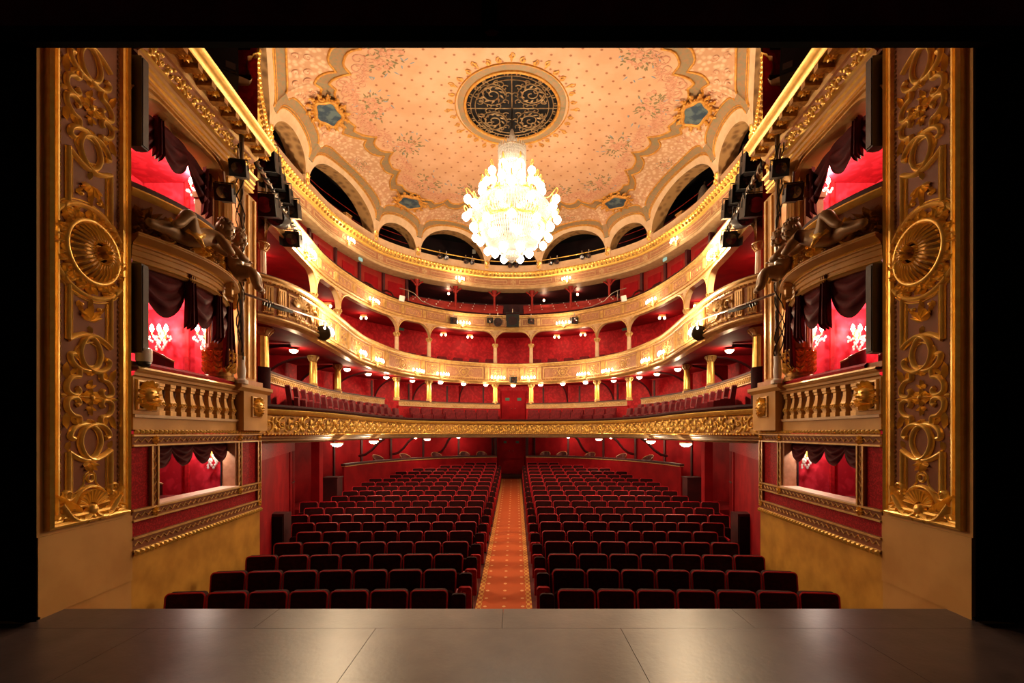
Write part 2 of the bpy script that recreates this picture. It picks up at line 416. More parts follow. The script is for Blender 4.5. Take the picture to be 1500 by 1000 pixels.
for sgn in (-1, 1):
    a = (sgn*4.33, 7.72); b = (sgn*5.95, 12.3); nm = 'left' if sgn < 0 else 'right'
    m = MB(); m.grid([[(a[0], a[1], -1.2), (a[0], a[1], 1.45)], [(b[0], b[1], -1.2), (b[0], b[1], 1.45)]])
    m.grid([[(b[0], b[1], -1.2), (b[0], b[1], 1.45)], [(sgn*6.7, 12.35, -1.2), (sgn*6.7, 12.35, 1.45)]])
    wl = struct(m.build('wall_'+nm, 'red_wall'), 'plain red stalls wall beyond the '+('left' if sgn < 0 else 'right')+' stage boxes')
    def Q(f, n, z): return (a[0]+(b[0]-a[0])*f-sgn*n, a[1]+(b[1]-a[1])*f, z)
    f = MB(); f.grid([[Q(0, .02, 1.1), Q(1, .02, 1.1)], [Q(0, .02, 1.44), Q(1, .02, 1.44)]]); f.build('frieze_band', 'damask_panel', wl)
    for f0, f1 in ((.80, .885), (.895, .98)):
        q = MB(); q.add([Q(f0, .03, -.95), Q(f1, .03, -.95), Q(f1, .03, 1.1), Q(f0, .03, 1.1), Q(f0, 0, -.95), Q(f1, 0, -.95), Q(f1, 0, 1.1), Q(f0, 0, 1.1)],
                        [(0, 1, 2, 3), (0, 4, 5, 1), (3, 2, 6, 7), (0, 3, 7, 4), (1, 5, 6, 2)])
        dl = q.build('door_leaf', 'red_wall', wl); MB().ball(Q(f0+.02 if f0 > .85 else f1-.02, .05, .3), .025).build('door_knob', 'steel', dl)
    pr = thing('square_pier', (sgn*5.28, 12.2, -1), 'square dark red pier holding up the first balcony', 'pier', 'stalls piers')
    MB().box(sgn*5.28-.11, sgn*5.28+.11, 12.09, 12.31, -1.1, 1.42).build('shaft', 'red_wall', pr)
    MB().box(sgn*5.28-.14, sgn*5.28+.14, 12.06, 12.34, -1.1, -.75).build('plinth', 'red_dark', pr)
    pl = struct(MB().box(min(sgn*4.9, sgn*6.6), max(sgn*4.9, sgn*6.6), 12.5, 14.3, -1.1, -.55).build('platform_'+nm, 'red_wall'), 'low red landing by the stalls side exit')
    cb = MB().box(sgn*5.35-.22, sgn*5.35+.22, 13.2, 13.6, -.55, .25); cb.box(sgn*5.35-.24, sgn*5.35+.24, 13.18, 13.62, .25, .28)
    cb.build('low_cabinet', 'red_dark', label='small dark cabinet standing on the side landing', cat='cabinet', group='landing cabinets')
    # box end wall that closes the tiers behind the pier
    e = MB(); e.grid([[(sgn*4.36, 7.78, 1.5), (sgn*4.36, 7.78, 8.3)], [(sgn*7.6, 7.78, 1.5), (sgn*7.6, 7.78, 8.3)]])
    struct(e.build('wall_end_'+nm, 'damask'), 'red damask end wall of the tiers')
# back walls per tier
w = MB(); sweep(w, CW, -CW.H, CW.H, [(0, 1.5), (0, 3.7)], .4); struct(w.build('wall_boxes', 'damask'), 'red damask wall behind the first tier boxes')
w = MB(); sweep(w, CW, -CW.H, CW.H, [(0, 3.7), (0, 5.9)], .4); struct(w.build('wall_gallery', 'damask'), 'red damask wall behind the second tier')
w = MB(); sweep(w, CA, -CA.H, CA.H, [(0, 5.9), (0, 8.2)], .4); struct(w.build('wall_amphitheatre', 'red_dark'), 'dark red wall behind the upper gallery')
# slabs
for nm, A, B, za, zb, m, lb in (('ceiling_stalls', Curve(T1, .12), SW, 1.40, 1.46, 'red_wall', 'red underside of the first balcony'),
                               ('floor_balcony', Curve(T1, .12), CW, 1.52, 1.75, 'carpet', 'carpeted floor of the first balcony'),
                               ('ceiling_boxes', Curve(T2, .12), CW, 3.60, 3.66, 'red_wall', 'red underside of the second tier'),
                               ('floor_gallery', Curve(T2, .10), CW, 3.78, 3.95, 'carpet', 'carpeted floor of the second tier'),
                               ('ceiling_gallery', Curve(T3, .12), CW, 5.78, 5.82, 'red_wall', 'red underside of the third tier'),
                               ('floor_amphitheatre', Curve(T3, .10), CA, 5.95, 6.95, 'carpet', 'sloping floor of the upper gallery'),
                               ('ceiling_amphitheatre', CR0, CA, 7.62, 7.62, 'red_dark', 'dark ceiling over the upper gallery')):
    struct(ruled(MB(), A, B, za, zb).build(nm, m), lb)
# ------------------------------------------------------------------ tiers: balcony fronts
def rinceau(mb, l, h):                    # one leafy scroll, length l, height h, centred
    for sx in (-1, 1):
        P = spiral(sx*l*.25, 0, h*.46, h*.10, PI/2 if sx > 0 else -PI/2, (PI/2+4.2) if sx > 0 else (-PI/2+4.2), 12)
        mb.rib(P, [.022-.010*i/12 for i in range(13)], .03)
        mb.rosette(sx*l*.25, 0, h*.16, .03, 6)
        for k in range(5):
            a = k*1.25+(0 if sx > 0 else PI); mb.leaf(sx*l*.25+h*.33*math.cos(a), h*.33*math.sin(a), a+.7, h*.30, h*.085, .035)
    for k in (-1, 1):
        mb.leaf(0, 0, PI/2*k, h*.5, h*.12, .04); mb.leaf(l*.48, -h*.4*k, PI/2*k+.5, h*.45, h*.1, .035); mb.leaf(-l*.48, -h*.4*k, PI/2*k-.5, h*.45, h*.1, .035)
    return mb
def beads(C, s0, s1, n, z, pitch, r, name, m, parent, sz=1):
    mb = MB(); k = int((s1-s0)/pitch)
    for i in range(k):
        p = C.P(s0+(i+.5)*pitch, n, z); mb.ball(p, r, 6, 4, sz)
    return mb.build(name, m, parent, kind='stuff')
# first balcony: gold leafy frieze on a bulging front
b1 = thing('balcony', (0, 17.4, 1.4), 'first balcony front with a gold leaf frieze and cream moulded underside', 'balcony')
sweep(MB(), C1, -C1.H, C1.H, [(-.30, 1.40), (-.16, 1.40), (-.14, 1.43), (-.07, 1.44), (-.06, 1.47), (-.02, 1.50), (-.01, 1.53), (.03, 1.545)], .15).build('moulded_underside', 'cream_tier', b1, smooth=30)
sweep(MB(), C1, -C1.H, C1.H, [(.03, 1.545), (.045, 1.56), (.03, 1.575), (-.01, 1.58), (-.02, 1.90), (.0, 1.915)], .15).build('frieze_ground', 'gold_dark', b1)
sweep(MB(), C1, -C1.H, C1.H, [(.0, 1.915), (.05, 1.93), (.08, 1.96), (.09, 2.0), (.05, 2.02), (-.15, 2.02), (-.15, 1.5)], .15).build('top_moulding', 'gold', b1, smooth=40)
sweep(MB(), C1, -C1.H, C1.H, [(.06, 2.02), (.075, 2.06), (.05, 2.10), (-.15, 2.10), (-.17, 2.02)], .2).build('velvet_rail', 'velvet', b1, smooth=40)
beads(C1, -C1.H, C1.H, .045, 1.56, .075, .022, 'bead_row', 'gold', b1)
L = .62; n = int(C1.L/L); L = C1.L/n; first = None
for i in range(n):
    M = C1.M(-C1.H+(i+.5)*L, -.012, 1.742)
    if first is None:
        first = rinceau(MB(), L, .30).build('leaf_scroll', 'gold', None, smooth=1); first.parent = b1; first.matrix_basis = local(M, b1)
    else: dup(first, local(M, b1), b1)
# second tier: cream panelled front with gilt ornament, dentils and fluted strips
b2 = thing('balcony', (0, 18.5, 3.6), 'second balcony front with gilt ornament panels between fluted strips', 'balcony')
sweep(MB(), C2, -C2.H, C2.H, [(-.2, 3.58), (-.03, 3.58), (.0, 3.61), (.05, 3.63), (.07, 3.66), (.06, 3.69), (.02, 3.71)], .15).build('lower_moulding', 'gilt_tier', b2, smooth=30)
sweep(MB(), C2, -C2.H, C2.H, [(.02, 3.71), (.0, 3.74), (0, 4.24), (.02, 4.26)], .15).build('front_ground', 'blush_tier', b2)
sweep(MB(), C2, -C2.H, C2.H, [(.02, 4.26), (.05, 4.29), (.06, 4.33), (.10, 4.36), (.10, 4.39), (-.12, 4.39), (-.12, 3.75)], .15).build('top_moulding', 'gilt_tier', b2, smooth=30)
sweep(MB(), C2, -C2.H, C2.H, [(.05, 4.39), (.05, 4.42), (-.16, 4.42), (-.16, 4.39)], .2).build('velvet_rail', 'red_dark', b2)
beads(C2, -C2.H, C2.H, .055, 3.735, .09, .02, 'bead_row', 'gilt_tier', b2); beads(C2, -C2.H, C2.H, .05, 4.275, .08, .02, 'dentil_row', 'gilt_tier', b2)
def panel_frame(C, s0, s1, z0, z1, n, w, m, parent, name='panel_frame'):
    mb = MB()
    for za, zb in ((z0, z0+w), (z1-w, z1)): sweep(mb, C, s0, s1, [(n, za), (n+.02, za+w*.2), (n+.02, zb-w*.2), (n, zb)], .15)
    for sa, sb in ((s0, s0+w), (s1-w, s1)):
        rows = [[C.P(sa, n, z0), C.P(sa+w*.2, n+.02, z0), C.P(sb-w*.2, n+.02, z0), C.P(sb, n, z0)], [C.P(sa, n, z1), C.P(sa+w*.2, n+.02, z1), C.P(sb-w*.2, n+.02, z1), C.P(sb, n, z1)]]
        mb.grid(rows)
    return mb.build(name, m, parent)
def orn_big(mb):
    mb.rib(spiral(0, 0, .15, .15, 0, 2*PI, 20), .02, .025); mb.rosette(0, 0, .11, .04, 8)
    for sx in (-1, 1):
        mb.rib([(sx*x, z) for x, z in smoothline([(.17, -.02), (.24, .12), (.36, .14), (.42, .04), (.36, -.06), (.29, -.02), (.33, .04)], 4)], .018, .025)
        mb.rib([(sx*x, z) for x, z in smoothline([(.17, -.06), (.28, -.15), (.42, -.13), (.55, -.02), (.62, .10), (.56, .16), (.51, .11)], 4)], .018, .025)
        for k, (x, z, a) in enumerate(((.2, .1, 1.2), (.46, -.12, -.5), (.46, .08, .6), (.6, -.02, .1), (.26, -.14, -2.2), (.58, .15, 2.4))):
            mb.leaf(sx*x, z, a if sx > 0 else PI-a, .12, .03, .03)
    return mb
def orn_small(mb):
    mb.rib([(-.13, .16), (.13, .16)], .015, .02); mb.rosette(0, .02, .08, .035, 6)
    for sx in (-1, 1):
        mb.rib(spiral(sx*.12, .08, .08, .02, PI/2, PI/2-sx*5, 10), .014, .022); mb.rib(spiral(sx*.11, -.09, .09, .02, -PI/2, -PI/2+sx*5, 10), .014, .022)
        for k in range(3): mb.leaf(sx*.03, -.04-.04*k, -PI/2+sx*(.5+.3*k), .14, .028, .03)
        mb.leaf(0, .1, PI/2+sx*.5, .12, .03, .03)
    return mb
def orn_trophy(mb):
    for k in range(9): a = PI/2+(k-4)*.33; mb.leaf(-.12+.05*math.cos(a), .02, a, .19, .025, .04)
    mb.rib([(.0, -.12), (.22, .14)], .02, .04); mb.rib([(.1, .16), (.2, -.14)], .018, .04); mb.dome(.16, .0, .07, .05)
    mb.rosette(.02, .02, .08, .05, 8); mb.rib(spiral(.3, .03, .09, .03, 0, 5, 10), .018, .03)
    for k in range(6): mb.leaf(-.18+.1*k, -.13, -PI/2+(k-2.5)*.4, .1, .03, .03); mb.dome(-.3+.05*k, -.12, .03, .03)
    return mb
# the strips stand under the columns and beside each panel
strips = [0.36, 1.10, 3.05, 3.95, 6.05, 7.0, 8.9, 9.8, 11.15, 12.45, 12.72]
BIG = SMALL = TRO = STRIP = None
def place(obj, first_mb, name, m, M, parent, smooth=1):
    if obj is None:
        obj = first_mb.build(name, m, None, smooth=smooth); obj.parent = parent; obj.matrix_basis = local(M, parent)
    else: dup(obj, local(M, parent), parent)
    return obj
def fluted(mb, w, h):
    mb.box(-w, w, -.03, .01, -h/2, h/2)
    for k in range(3): mb.box(-w*.75+k*w*.55, -w*.75+k*w*.55+w*.35, -.045, -.03, -h*.42, h*.42)
    return mb
for sg in (-1, 1):
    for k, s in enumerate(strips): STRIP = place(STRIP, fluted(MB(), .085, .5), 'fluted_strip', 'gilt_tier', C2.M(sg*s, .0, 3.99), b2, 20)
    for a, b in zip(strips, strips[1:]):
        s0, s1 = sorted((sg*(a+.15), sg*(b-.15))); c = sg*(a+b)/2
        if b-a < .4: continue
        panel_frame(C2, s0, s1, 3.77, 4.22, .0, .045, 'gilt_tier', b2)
        if b-a < .4: continue
        if b > 12: TRO = place(TRO, orn_trophy(MB()), 'trophy_relief', 'gilt_tier', C2.M(c, .0, 4.0) @ Matrix.Scale(1.25, 4), b2)
        elif b-a > 1.5: BIG = place(BIG, orn_big(MB()), 'scroll_relief', 'gilt_tier', C2.M(c, .0, 3.99) @ Matrix.Scale(1.05, 4), b2)
        else: SMALL = place(SMALL, orn_small(MB()), 'trophy_relief', 'gilt_tier', C2.M(c, .0, 3.99), b2)
panel_frame(C2, -.22, .22, 3.77, 4.22, .0, .04, 'gilt_tier', b2); dup(SMALL, local(C2.M(0, 0, 3.99) @ Matrix.Scale(.8, 4), b2), b2)
# third tier: front over an arcade
b3 = thing('balcony', (0, 18.6, 5.8), 'third balcony front with pale panels above an arcade of low arches', 'balcony')
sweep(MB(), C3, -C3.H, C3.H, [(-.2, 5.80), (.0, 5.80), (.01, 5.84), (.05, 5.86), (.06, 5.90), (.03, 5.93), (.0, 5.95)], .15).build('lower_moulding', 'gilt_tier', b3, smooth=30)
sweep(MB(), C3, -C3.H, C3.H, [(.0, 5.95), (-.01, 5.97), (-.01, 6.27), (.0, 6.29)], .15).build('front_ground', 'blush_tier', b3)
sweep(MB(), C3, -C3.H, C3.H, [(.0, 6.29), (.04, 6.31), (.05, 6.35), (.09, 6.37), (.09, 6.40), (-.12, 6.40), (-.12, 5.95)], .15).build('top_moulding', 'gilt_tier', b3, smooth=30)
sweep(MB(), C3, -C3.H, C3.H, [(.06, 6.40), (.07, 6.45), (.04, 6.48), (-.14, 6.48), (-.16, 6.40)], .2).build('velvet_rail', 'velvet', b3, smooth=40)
cols = [.735, 3.5, 4.92, 8.14, 9.66, 12.81]
PAN = STR3 = None
def filigree(mb, l):
    k = int(l/.17)
    for i in range(k):
        x = -l/2+(i+.5)*l/k; sg = 1 if i % 2 else -1
        mb.rib(spiral(x, 0, .07, .018, PI/2*sg, PI/2*sg+5*sg, 9), .009, .012); mb.leaf(x, .0, sg*.8, .09, .016, .014)
    return mb
st3 = [.25, 1.05, 2.75, 3.75, 4.7, 5.6, 7.3, 8.35, 9.4, 10.3, 12.0, 12.9]
for sg in (-1, 1):
    for s in st3: STR3 = place(STR3, fluted(MB(), .06, .28), 'fluted_strip', 'gilt_tier', C3.M(sg*s, -.01, 6.12), b3, 20)
    for a, b in zip(st3, st3[1:]):
        s0, s1 = sorted((sg*(a+.11), sg*(b-.11)))
        panel_frame(C3, s0, s1, 5.99, 6.26, -.01, .03, 'gilt_tier', b3)
        l = (b-a)-.4; mb = MB(C3.M(sg*(a+b)/2, -.008, 6.125)); filigree(mb, l).build('filigree_relief', 'gilt_tier', b3)
# arcade spandrels: one per column, and bay arches
def arch_panel(s0, s1, zs, zt, r):      # spandrel wall of one bay with rounded upper corners
    mb = MB(); N = 14; lo = []; hi = []
    for i in range(2*N+9):
        if i <= N: a = PI-PI/2*i/N; s = s0+r+r*math.cos(a); z = zs+(zt-.07-zs)*math.sin(a)
        elif i < N+8: s = s0+r+(s1-s0-2*r)*(i-N)/8; z = zt-.07
        else: a = PI/2-PI/2*(i-N-8)/N; s = s1-r+r*math.cos(a); z = zs+(zt-.07-zs)*math.sin(a)
        lo.append((s, z)); hi.append((s, zt))
    fr = [[C3.P(s, .0, z) for s, z in lo], [C3.P(s, .0, zt) for s, zt in hi]]
    bk = [[C3.P(s, -.14, z) for s, z in lo], [C3.P(s, -.14, zt) for s, zt in hi]]
    mb.grid(fr); mb.grid([bk[0], fr[0]]); mb.grid(bk)
    return mb, lo
ordered = [-c for c in reversed(cols)]+cols
for a, b in zip(ordered, ordered[1:]):
    w = b-a; r = min(.46, w*.45)
    mb, lo = arch_panel(a, b, 5.24, 5.82, r)
    ar = mb.build('arcade_arch', 'cream_tier', b3, smooth=30)
    m2 = MB(); rows = []
    for s, z in lo: rows.append([C3.P(s, .0, z), C3.P(s, .03, z+.0), C3.P(s, .035, z+.03), C3.P(s, .0, z+.05)])
    m2.grid(rows).build('arch_moulding', 'gilt_tier', ar, smooth=40)
    for sx, s in ((1, a), (-1, b)):
        mb = MB(C3.M(s, .002, 5.66)); mb.rib(spiral(sx*.10, .02, .06, .015, PI/2, PI/2-sx*5, 9), .012, .015); mb.leaf(sx*.06, -.02, -PI/2, .14, .03, .02); mb.leaf(sx*.12, .08, 0 if sx > 0 else PI, .12, .02, .02)
        mb.build('spandrel_relief', 'blush_tier', ar)
# columns of the second tier
COLPROTO = None
def col_parts(root, M, h, shaft, capm, r=.075, dark=None):
    I = local(M, root)
    pr = [(r*1.35, 0), (r*1.35, .05), (r*1.1, .07), (r*1.2, .10), (r, .13)]
    def put(name, mb, m, smooth=40):
        o = mb.build(name, m, None, smooth=smooth); o.parent = root; o.matrix_basis = I; return o
    put('base', MB().lathe(pr, 16), capm)
    n = 24; fl = lambda i: 1 if i % 2 else .93
    if dark:
        put('velvet_sleeve', MB().lathe([(r*1.12, .0), (r*1.12, dark)], 16), 'velvet')
    put('shaft', MB().lathe([(r, .13), (r*.97, h*.5), (r*.88, h-.16)], n, flat=fl), shaft, 25)
    c = MB().lathe([(r*.88, h-.16), (r*1.02, h-.15), (r*.92, h-.13), (r*1.0, h-.08), (r*1.25, h-.03), (r*1.5, h-.015), (r*1.5, h)], 16)
    for k in range(8):
        a = k*PI/4; c.leaf(0, 0, 0, .001, .001); 
        c.tube([(r*1.0*math.cos(a), r*1.0*math.sin(a), h-.13), (r*1.35*math.cos(a), r*1.35*math.sin(a), h-.06), (r*1.6*math.cos(a), r*1.6*math.sin(a), h-.03), (r*1.55*math.cos(a), r*1.55*math.sin(a), h-.055)], [.012, .018, .018, .012], 5)
    put('capital', c, capm)
LB2 = ['slender cream column with gilt capital beside the centre of the second tier', 'slender cream column with gilt capital, second from the centre of the second tier', 'slender cream column with gilt capital, third from the centre of the second tier',
       'slender cream column with gilt capital, fourth from the centre of the second tier', 'slender cream column with gilt capital, fifth from the centre of the second tier', 'stouter cream column of the second tier nearest the lighting boom']
LB1 = [q.replace('slender cream', 'gold fluted').replace('stouter cream', 'gold fluted').replace('second tier', 'first tier boxes').replace('with gilt capital', 'with gilt base') for q in LB2]
for i, s in enumerate(cols):
    for sg in (-1, 1):
        p = C3.P(sg*s, -.07, 4.02)
        t = thing('column', p, LB2[i], 'column', 'second tier columns'); col_parts(t, C3.M(sg*s, -.07, 4.02), 1.22, 'cream_pale', 'gilt_tier', .10 if i == 5 else .078)
        p = C3.P(sg*s, -.07, 1.9)
        t = thing('column', p, LB1[i], 'column', 'first tier columns'); col_parts(t, C3.M(sg*s, -.07, 1.9 if i == 5 else 2.76), 1.7 if i == 5 else .84, 'gold', 'gilt_tier', .15 if i == 5 else .095, .95 if i == 5 else None)
# parapet of the first tier boxes: red wall with a gilt patterned band, broken at the centre door and the side steps
def guilloche(mb, l):
    k = int(l/.12)
    for i in range(k):
        x = -l/2+(i+.5)*l/k; mb.rib(spiral(x, 0, .05, .05, 0, 2*PI, 10), .011, .012); mb.dome(x, 0, .02, .014, 6)
    return mb
for sg in (-1, 1):
    for s0, s1, lb in ((.55, 4.9, 'red box parapet with gilt patterned band beside the centre balcony door'), (5.6, 12.75, 'long curved red box parapet with gilt patterned band along the side boxes')):
        a, b = sorted((sg*s0, sg*s1))
        p = thing('loge_parapet', C3.P((a+b)/2, 0, 1.75), lb, 'parapet', 'first tier box parapets')
        sweep(MB(), C3, a, b, [(0, 1.6), (0, 2.58), (-.1, 2.58), (-.1, 1.6)], .25, True).build('parapet_wall', 'velvet_red', p)
        sweep(MB(), C3, a, b, [(.0, 2.57), (.03, 2.58), (.02, 2.60), (.02, 2.73), (.04, 2.75), (.04, 2.77), (-.1, 2.77)], .25).build('patterned_band', 'cream_tier', p)
        sweep(MB(), C3, a, b, [(.05, 2.77), (.05, 2.81), (-.14, 2.81), (-.14, 2.77)], .25, True).build('velvet_rail', 'red_dark', p)
        k = int((b-a)/.72)
        for i in range(k):
            guilloche(MB(C3.M(a+(b-a)*(i+.5)/k, .022, 2.665)), (b-a)/k).build('band_relief', 'gilt_tier', p)
# box partitions of the first tier, curved dark edge
for sg in (-1, 1):
    for io, s in enumerate((1.9, 3.5, 4.92, 6.5, 8.14, 9.66, 11.2)):
        M = C3.M(sg*s, 0, 0); N = 10; lo = []; d1 = 1.4
        for i in range(N+1):
            a = PI/2*i/N; lo.append((d1*.92*math.sin(a)+.06, 3.58-.78*(1-math.cos(a))))
        mb = MB(M); fr = [(-.02, y, z) for y, z in lo]; bk = [(.02, y, z) for y, z in lo]
        tp = [(-.02, y, 3.6) for y, z in lo]; t2 = [(.02, y, 3.6) for y, z in lo]
        mb.grid([fr, tp]); mb.grid([bk, t2])
        pt = thing('loge_partition', C3.P(sg*s, -.7, 2.76), 'thin red box partition with curved dark edge, '+ORD[io]+' from the centre balcony door', 'partition', 'partitions between first tier boxes')
        mb.build('panel', 'red_wall', pt)
        MB(M).tube([(0, y, z) for y, z in lo]+[(0, d1*.92+.06, 2.7)], .035, 6).build('curved_edge', 'red_dark', pt, smooth=40)
    for io, s in enumerate((1.2, 2.65, 4.2, 5.7, 7.3, 8.9, 10.4)):
        M = CW.M(sg*s*1.12, 0, 0)
        MB(M).box(-.035, .035, -.03, .02, 2.0, 3.6).build('wall_post', 'red_dark', label='narrow dark upright on the red box wall, '+ORD[io]+' from the centre balcony door', cat='post', group='uprights on the first tier box wall')
# centre door of the first balcony
d2 = thing('door_2', (0, 19.9, 1.75), 'dark red double door in the middle of the first balcony', None); d2['kind'] = 'structure'
for sx in (-1, 1):
    lf = MB().box(min(0, sx*.52)+.005, max(0, sx*.52)-.005, 19.9, 19.95, 1.75, 3.45).build('door_leaf', 'red_wall', d2)
    MB().box(sx*.26-.09, sx*.26+.09, 19.88, 19.9, 3.0, 3.12).build('exit_plate', 'sign_green', lf); MB().ball((sx*.08, 19.88, 2.65), .018).build('door_knob', 'steel', lf)
for sx in (-1, 1): MB().box(sx*.58-.05, sx*.58+.05, 18.7, 20.0, 1.7, 2.9).build('door_cheek', 'red_wall', d2)
# main cornice ring under the ceiling
cn = thing('cornice', (0, 18.8, 7.6), 'wide cream and gold cornice ring with bead moulding under the painted ceiling', 'cornice')
A0, A1 = -CR0.H, CR0.H
sweep(MB(), CR, A0, A1, [(-.55, 7.58), (-.02, 7.58), (.0, 7.60), (.02, 7.64), (.0, 7.68), (-.02, 7.70), (-.02, 7.74)], .2).build('lower_band', 'cream_tier', cn, smooth=30)
sweep(MB(), CR, A0, A1, [(-.02, 7.74), (-.05, 7.76), (-.05, 7.98), (-.02, 8.0)], .2).build('frieze_ground', 'blush_tier', cn)
sweep(MB(), CR, A0, A1, [(-.02, 8.0), (.02, 8.02), (.03, 8.06), (.08, 8.10), (.12, 8.14), (.13, 8.2), (.10, 8.25), (.06, 8.27), (-.3, 8.27)], .2).build('gold_moulding', 'gold', cn, smooth=30)
sweep(MB(), CR, A0, A1, [(-.0, 8.27), (.0, 8.55), (-.12, 8.58), (-.12, 8.27)], .2).build('parapet_band', 'cream_pale', cn)
beads(CR, A0, A1, .13, 8.19, .13, .045, 'bead_row', 'gold', cn); beads(CR, A0, A1, .085, 8.10, .17, .05, 'egg_row', 'gold_dark', cn, 1.2)
KN = None
for i in range(-7, 8): KN = place(KN, MB().rosette(0, 0, .11, .03, 4).rib([(-.1, .1), (.1, .1), (.1, -.1), (-.1, -.1)], .012, .012, True), 'frieze_knot', 'cream_tier', CR.M(i*1.86, -.05, 7.87), cn)
for i in range(-7, 7): panel_frame(CR, i*1.86+.25, (i+1)*1.86-.25, 7.79, 7.95, -.05, .03, 'cream_tier', cn)
# ------------------------------------------------------------------ painted ceiling on arches
OX, OY = 0.0, 12.0; ZS, ZL, ZSM, ZP, ZC = 8.58, 9.62, 9.25, 9.87, 10.26; SP = 1.5
spr = [1.1, 4.02, 5.88, 9.55, 11.5, 15.2, 17.0, CR.H]
spr = [-q for q in reversed(spr)]+spr
cl = thing('ceiling', (0, 12, 8.5), 'peach painted ceiling vault with scalloped sage border over arched openings', None); cl['kind'] = 'structure'
cols_t = []                                   # (t, boundary z, boundary s, u in arch, arch index)
for i, (a, b) in enumerate(zip(spr, spr[1:])):
    mid, hf = (a+b)/2, (b-a)/2-.10; rise = (ZL if b-a > 2.4 else ZSM)-ZS; N = 34
    for k in range(N+1):
        ph = PI-PI*k/N
        cols_t.append((mid+hf*math.cos(ph), ZS+rise*math.sin(ph), .03+.14*math.sin(ph), math.cos(ph), i))
cols_t = [(-CR.H,)+cols_t[0][1:]]+cols_t+[(CR.H,)+cols_t[-1][1:]]
def big(i): return spr[i+1]-spr[i] > 2.4
def surf(t, s, z0, s0):
    x, y = CR.pt(t); L = math.hypot(OX-x, OY-y); k = s/L
    if s <= SP:
        u = max(0, (s-s0)/(SP-s0)); z = z0+(ZP-z0)*math.sqrt(max(0, 1-(1-u)**2))
    else:
        u = (s-SP)/(L-SP); z = ZP+(ZC-ZP)*math.sin(u*PI/2)
    return (x+(OX-x)*k, y+(OY-y)*k, z)
def sband(c):                                  # scalloped border line
    t, z0, s0, u, i = c
    if big(i): return 1.58-.42*u*u+.30*(1-abs(math.sin(1.5*PI*(u+.0))))**1.6
    return 1.28-.10*abs(math.sin(PI*u))
def pick(sel):
    if sel is None: return cols_t
    cs = [c for c in cols_t if c[4] == sel]; nx = [c for c in cols_t if c[4] == sel+1]
    return cs+nx[:1]
def strip(name, m, fa, fb, rows, parent, lift=0, sel=None, closed=False):
    mb = MB(); cs = pick(sel); R = []
    for j in range(rows+1):
        f = j/rows; R.append([])
        for c in cs:
            s = fa(c)+(fb(c)-fa(c))*f; p = surf(c[0], s, c[1], c[2])
            R[-1].append((p[0], p[1], p[2]-lift))
    return mb.grid(R).build(name, m, parent, smooth=40)
NA = len(spr)-1
for i in range(NA):
    ar = strip('arch_band', 'cream_pale', lambda c: c[2], lambda c: c[2]+.10, 2, cl, .015, i)
    strip('sage_band', 'sage', lambda c: c[2]+.10, lambda c: c[2]+.36, 3, cl, 0, i)
    cs = [c for c in cols_t if c[4] == i]
    for dl, r in ((.11, .026), (.15, .016), (.36, .03)):
        MB().tube([surf(c[0], c[2]+dl, c[1], c[2]) for c in cs], r, 5).build('gilt_bead', 'orange_gold', ar, smooth=1)
    # painted soffit behind the arch
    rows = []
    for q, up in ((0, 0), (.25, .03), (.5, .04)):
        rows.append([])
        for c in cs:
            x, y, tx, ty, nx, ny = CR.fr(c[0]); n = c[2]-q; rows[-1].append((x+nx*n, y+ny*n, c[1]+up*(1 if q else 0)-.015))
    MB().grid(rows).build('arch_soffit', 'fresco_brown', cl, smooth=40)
    strip('fresco_field', 'fresco', lambda c: c[2]+.36, lambda c: sband(c)-.17, 7, cl, 0, i)
strip('scalloped_border', 'sage', lambda c: sband(c)-.17, lambda c: sband(c)+.15, 3, cl)
LT = lambda c: math.hypot(OX-CR.pt(c[0])[0], OY-CR.pt(c[0])[1])
strip('ceiling_canvas', 'peach', lambda c: sband(c)+.15, lambda c: LT(c)-1.3, 12, cl)
for q in (-.17, .15): MB().tube([surf(c[0], sband(c)+q, c[1], c[2]) for c in cols_t], .034, 5).build('border_edge', 'orange_gold', cl, smooth=1)
# springer piers and corbels
for s in spr:
    mb = MB(CR.M(s, 0, 0)); mb.box(-.11, .11, -.05, .5, 8.3, 8.62); mb.build('springer_pier', 'cream_pale', cl)
    mb = MB(CR.M(s, .05, 8.5)); mb.rib(spiral(0, -.06, .09, .02, PI/2, PI/2+6, 12), .03, .05); mb.leaf(0, .0, PI/2, .22, .07, .05); mb.leaf(0, .05, PI/2+.7, .16, .04, .04); mb.leaf(0, .05, PI/2-.7, .16, .04, .04)
    mb.build('springer_scroll', 'gold', cl)
# dark attic gallery behind the arches
CT = Curve(RG, 2.6)
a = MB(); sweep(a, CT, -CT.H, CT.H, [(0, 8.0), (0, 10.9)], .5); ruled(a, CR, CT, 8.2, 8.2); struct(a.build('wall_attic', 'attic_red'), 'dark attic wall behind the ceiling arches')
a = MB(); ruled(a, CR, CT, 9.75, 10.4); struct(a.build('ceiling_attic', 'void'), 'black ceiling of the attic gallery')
def hframe(c, s):
    p = Vector(surf(c[0], s, c[1], c[2])); q = Vector(surf(c[0], s+.05, c[1], c[2])); r = Vector(surf(c[0]+.05, s, c[1], c[2]))
    z = (q-p).normalized(); x = (r-p); x = (x-z*x.dot(z)).normalized(); y = z.cross(x)
    return Matrix(((x.x, y.x, z.x, p.x), (x.y, y.y, z.y, p.y), (x.z, y.z, z.z, p.z), (0, 0, 0, 1)))
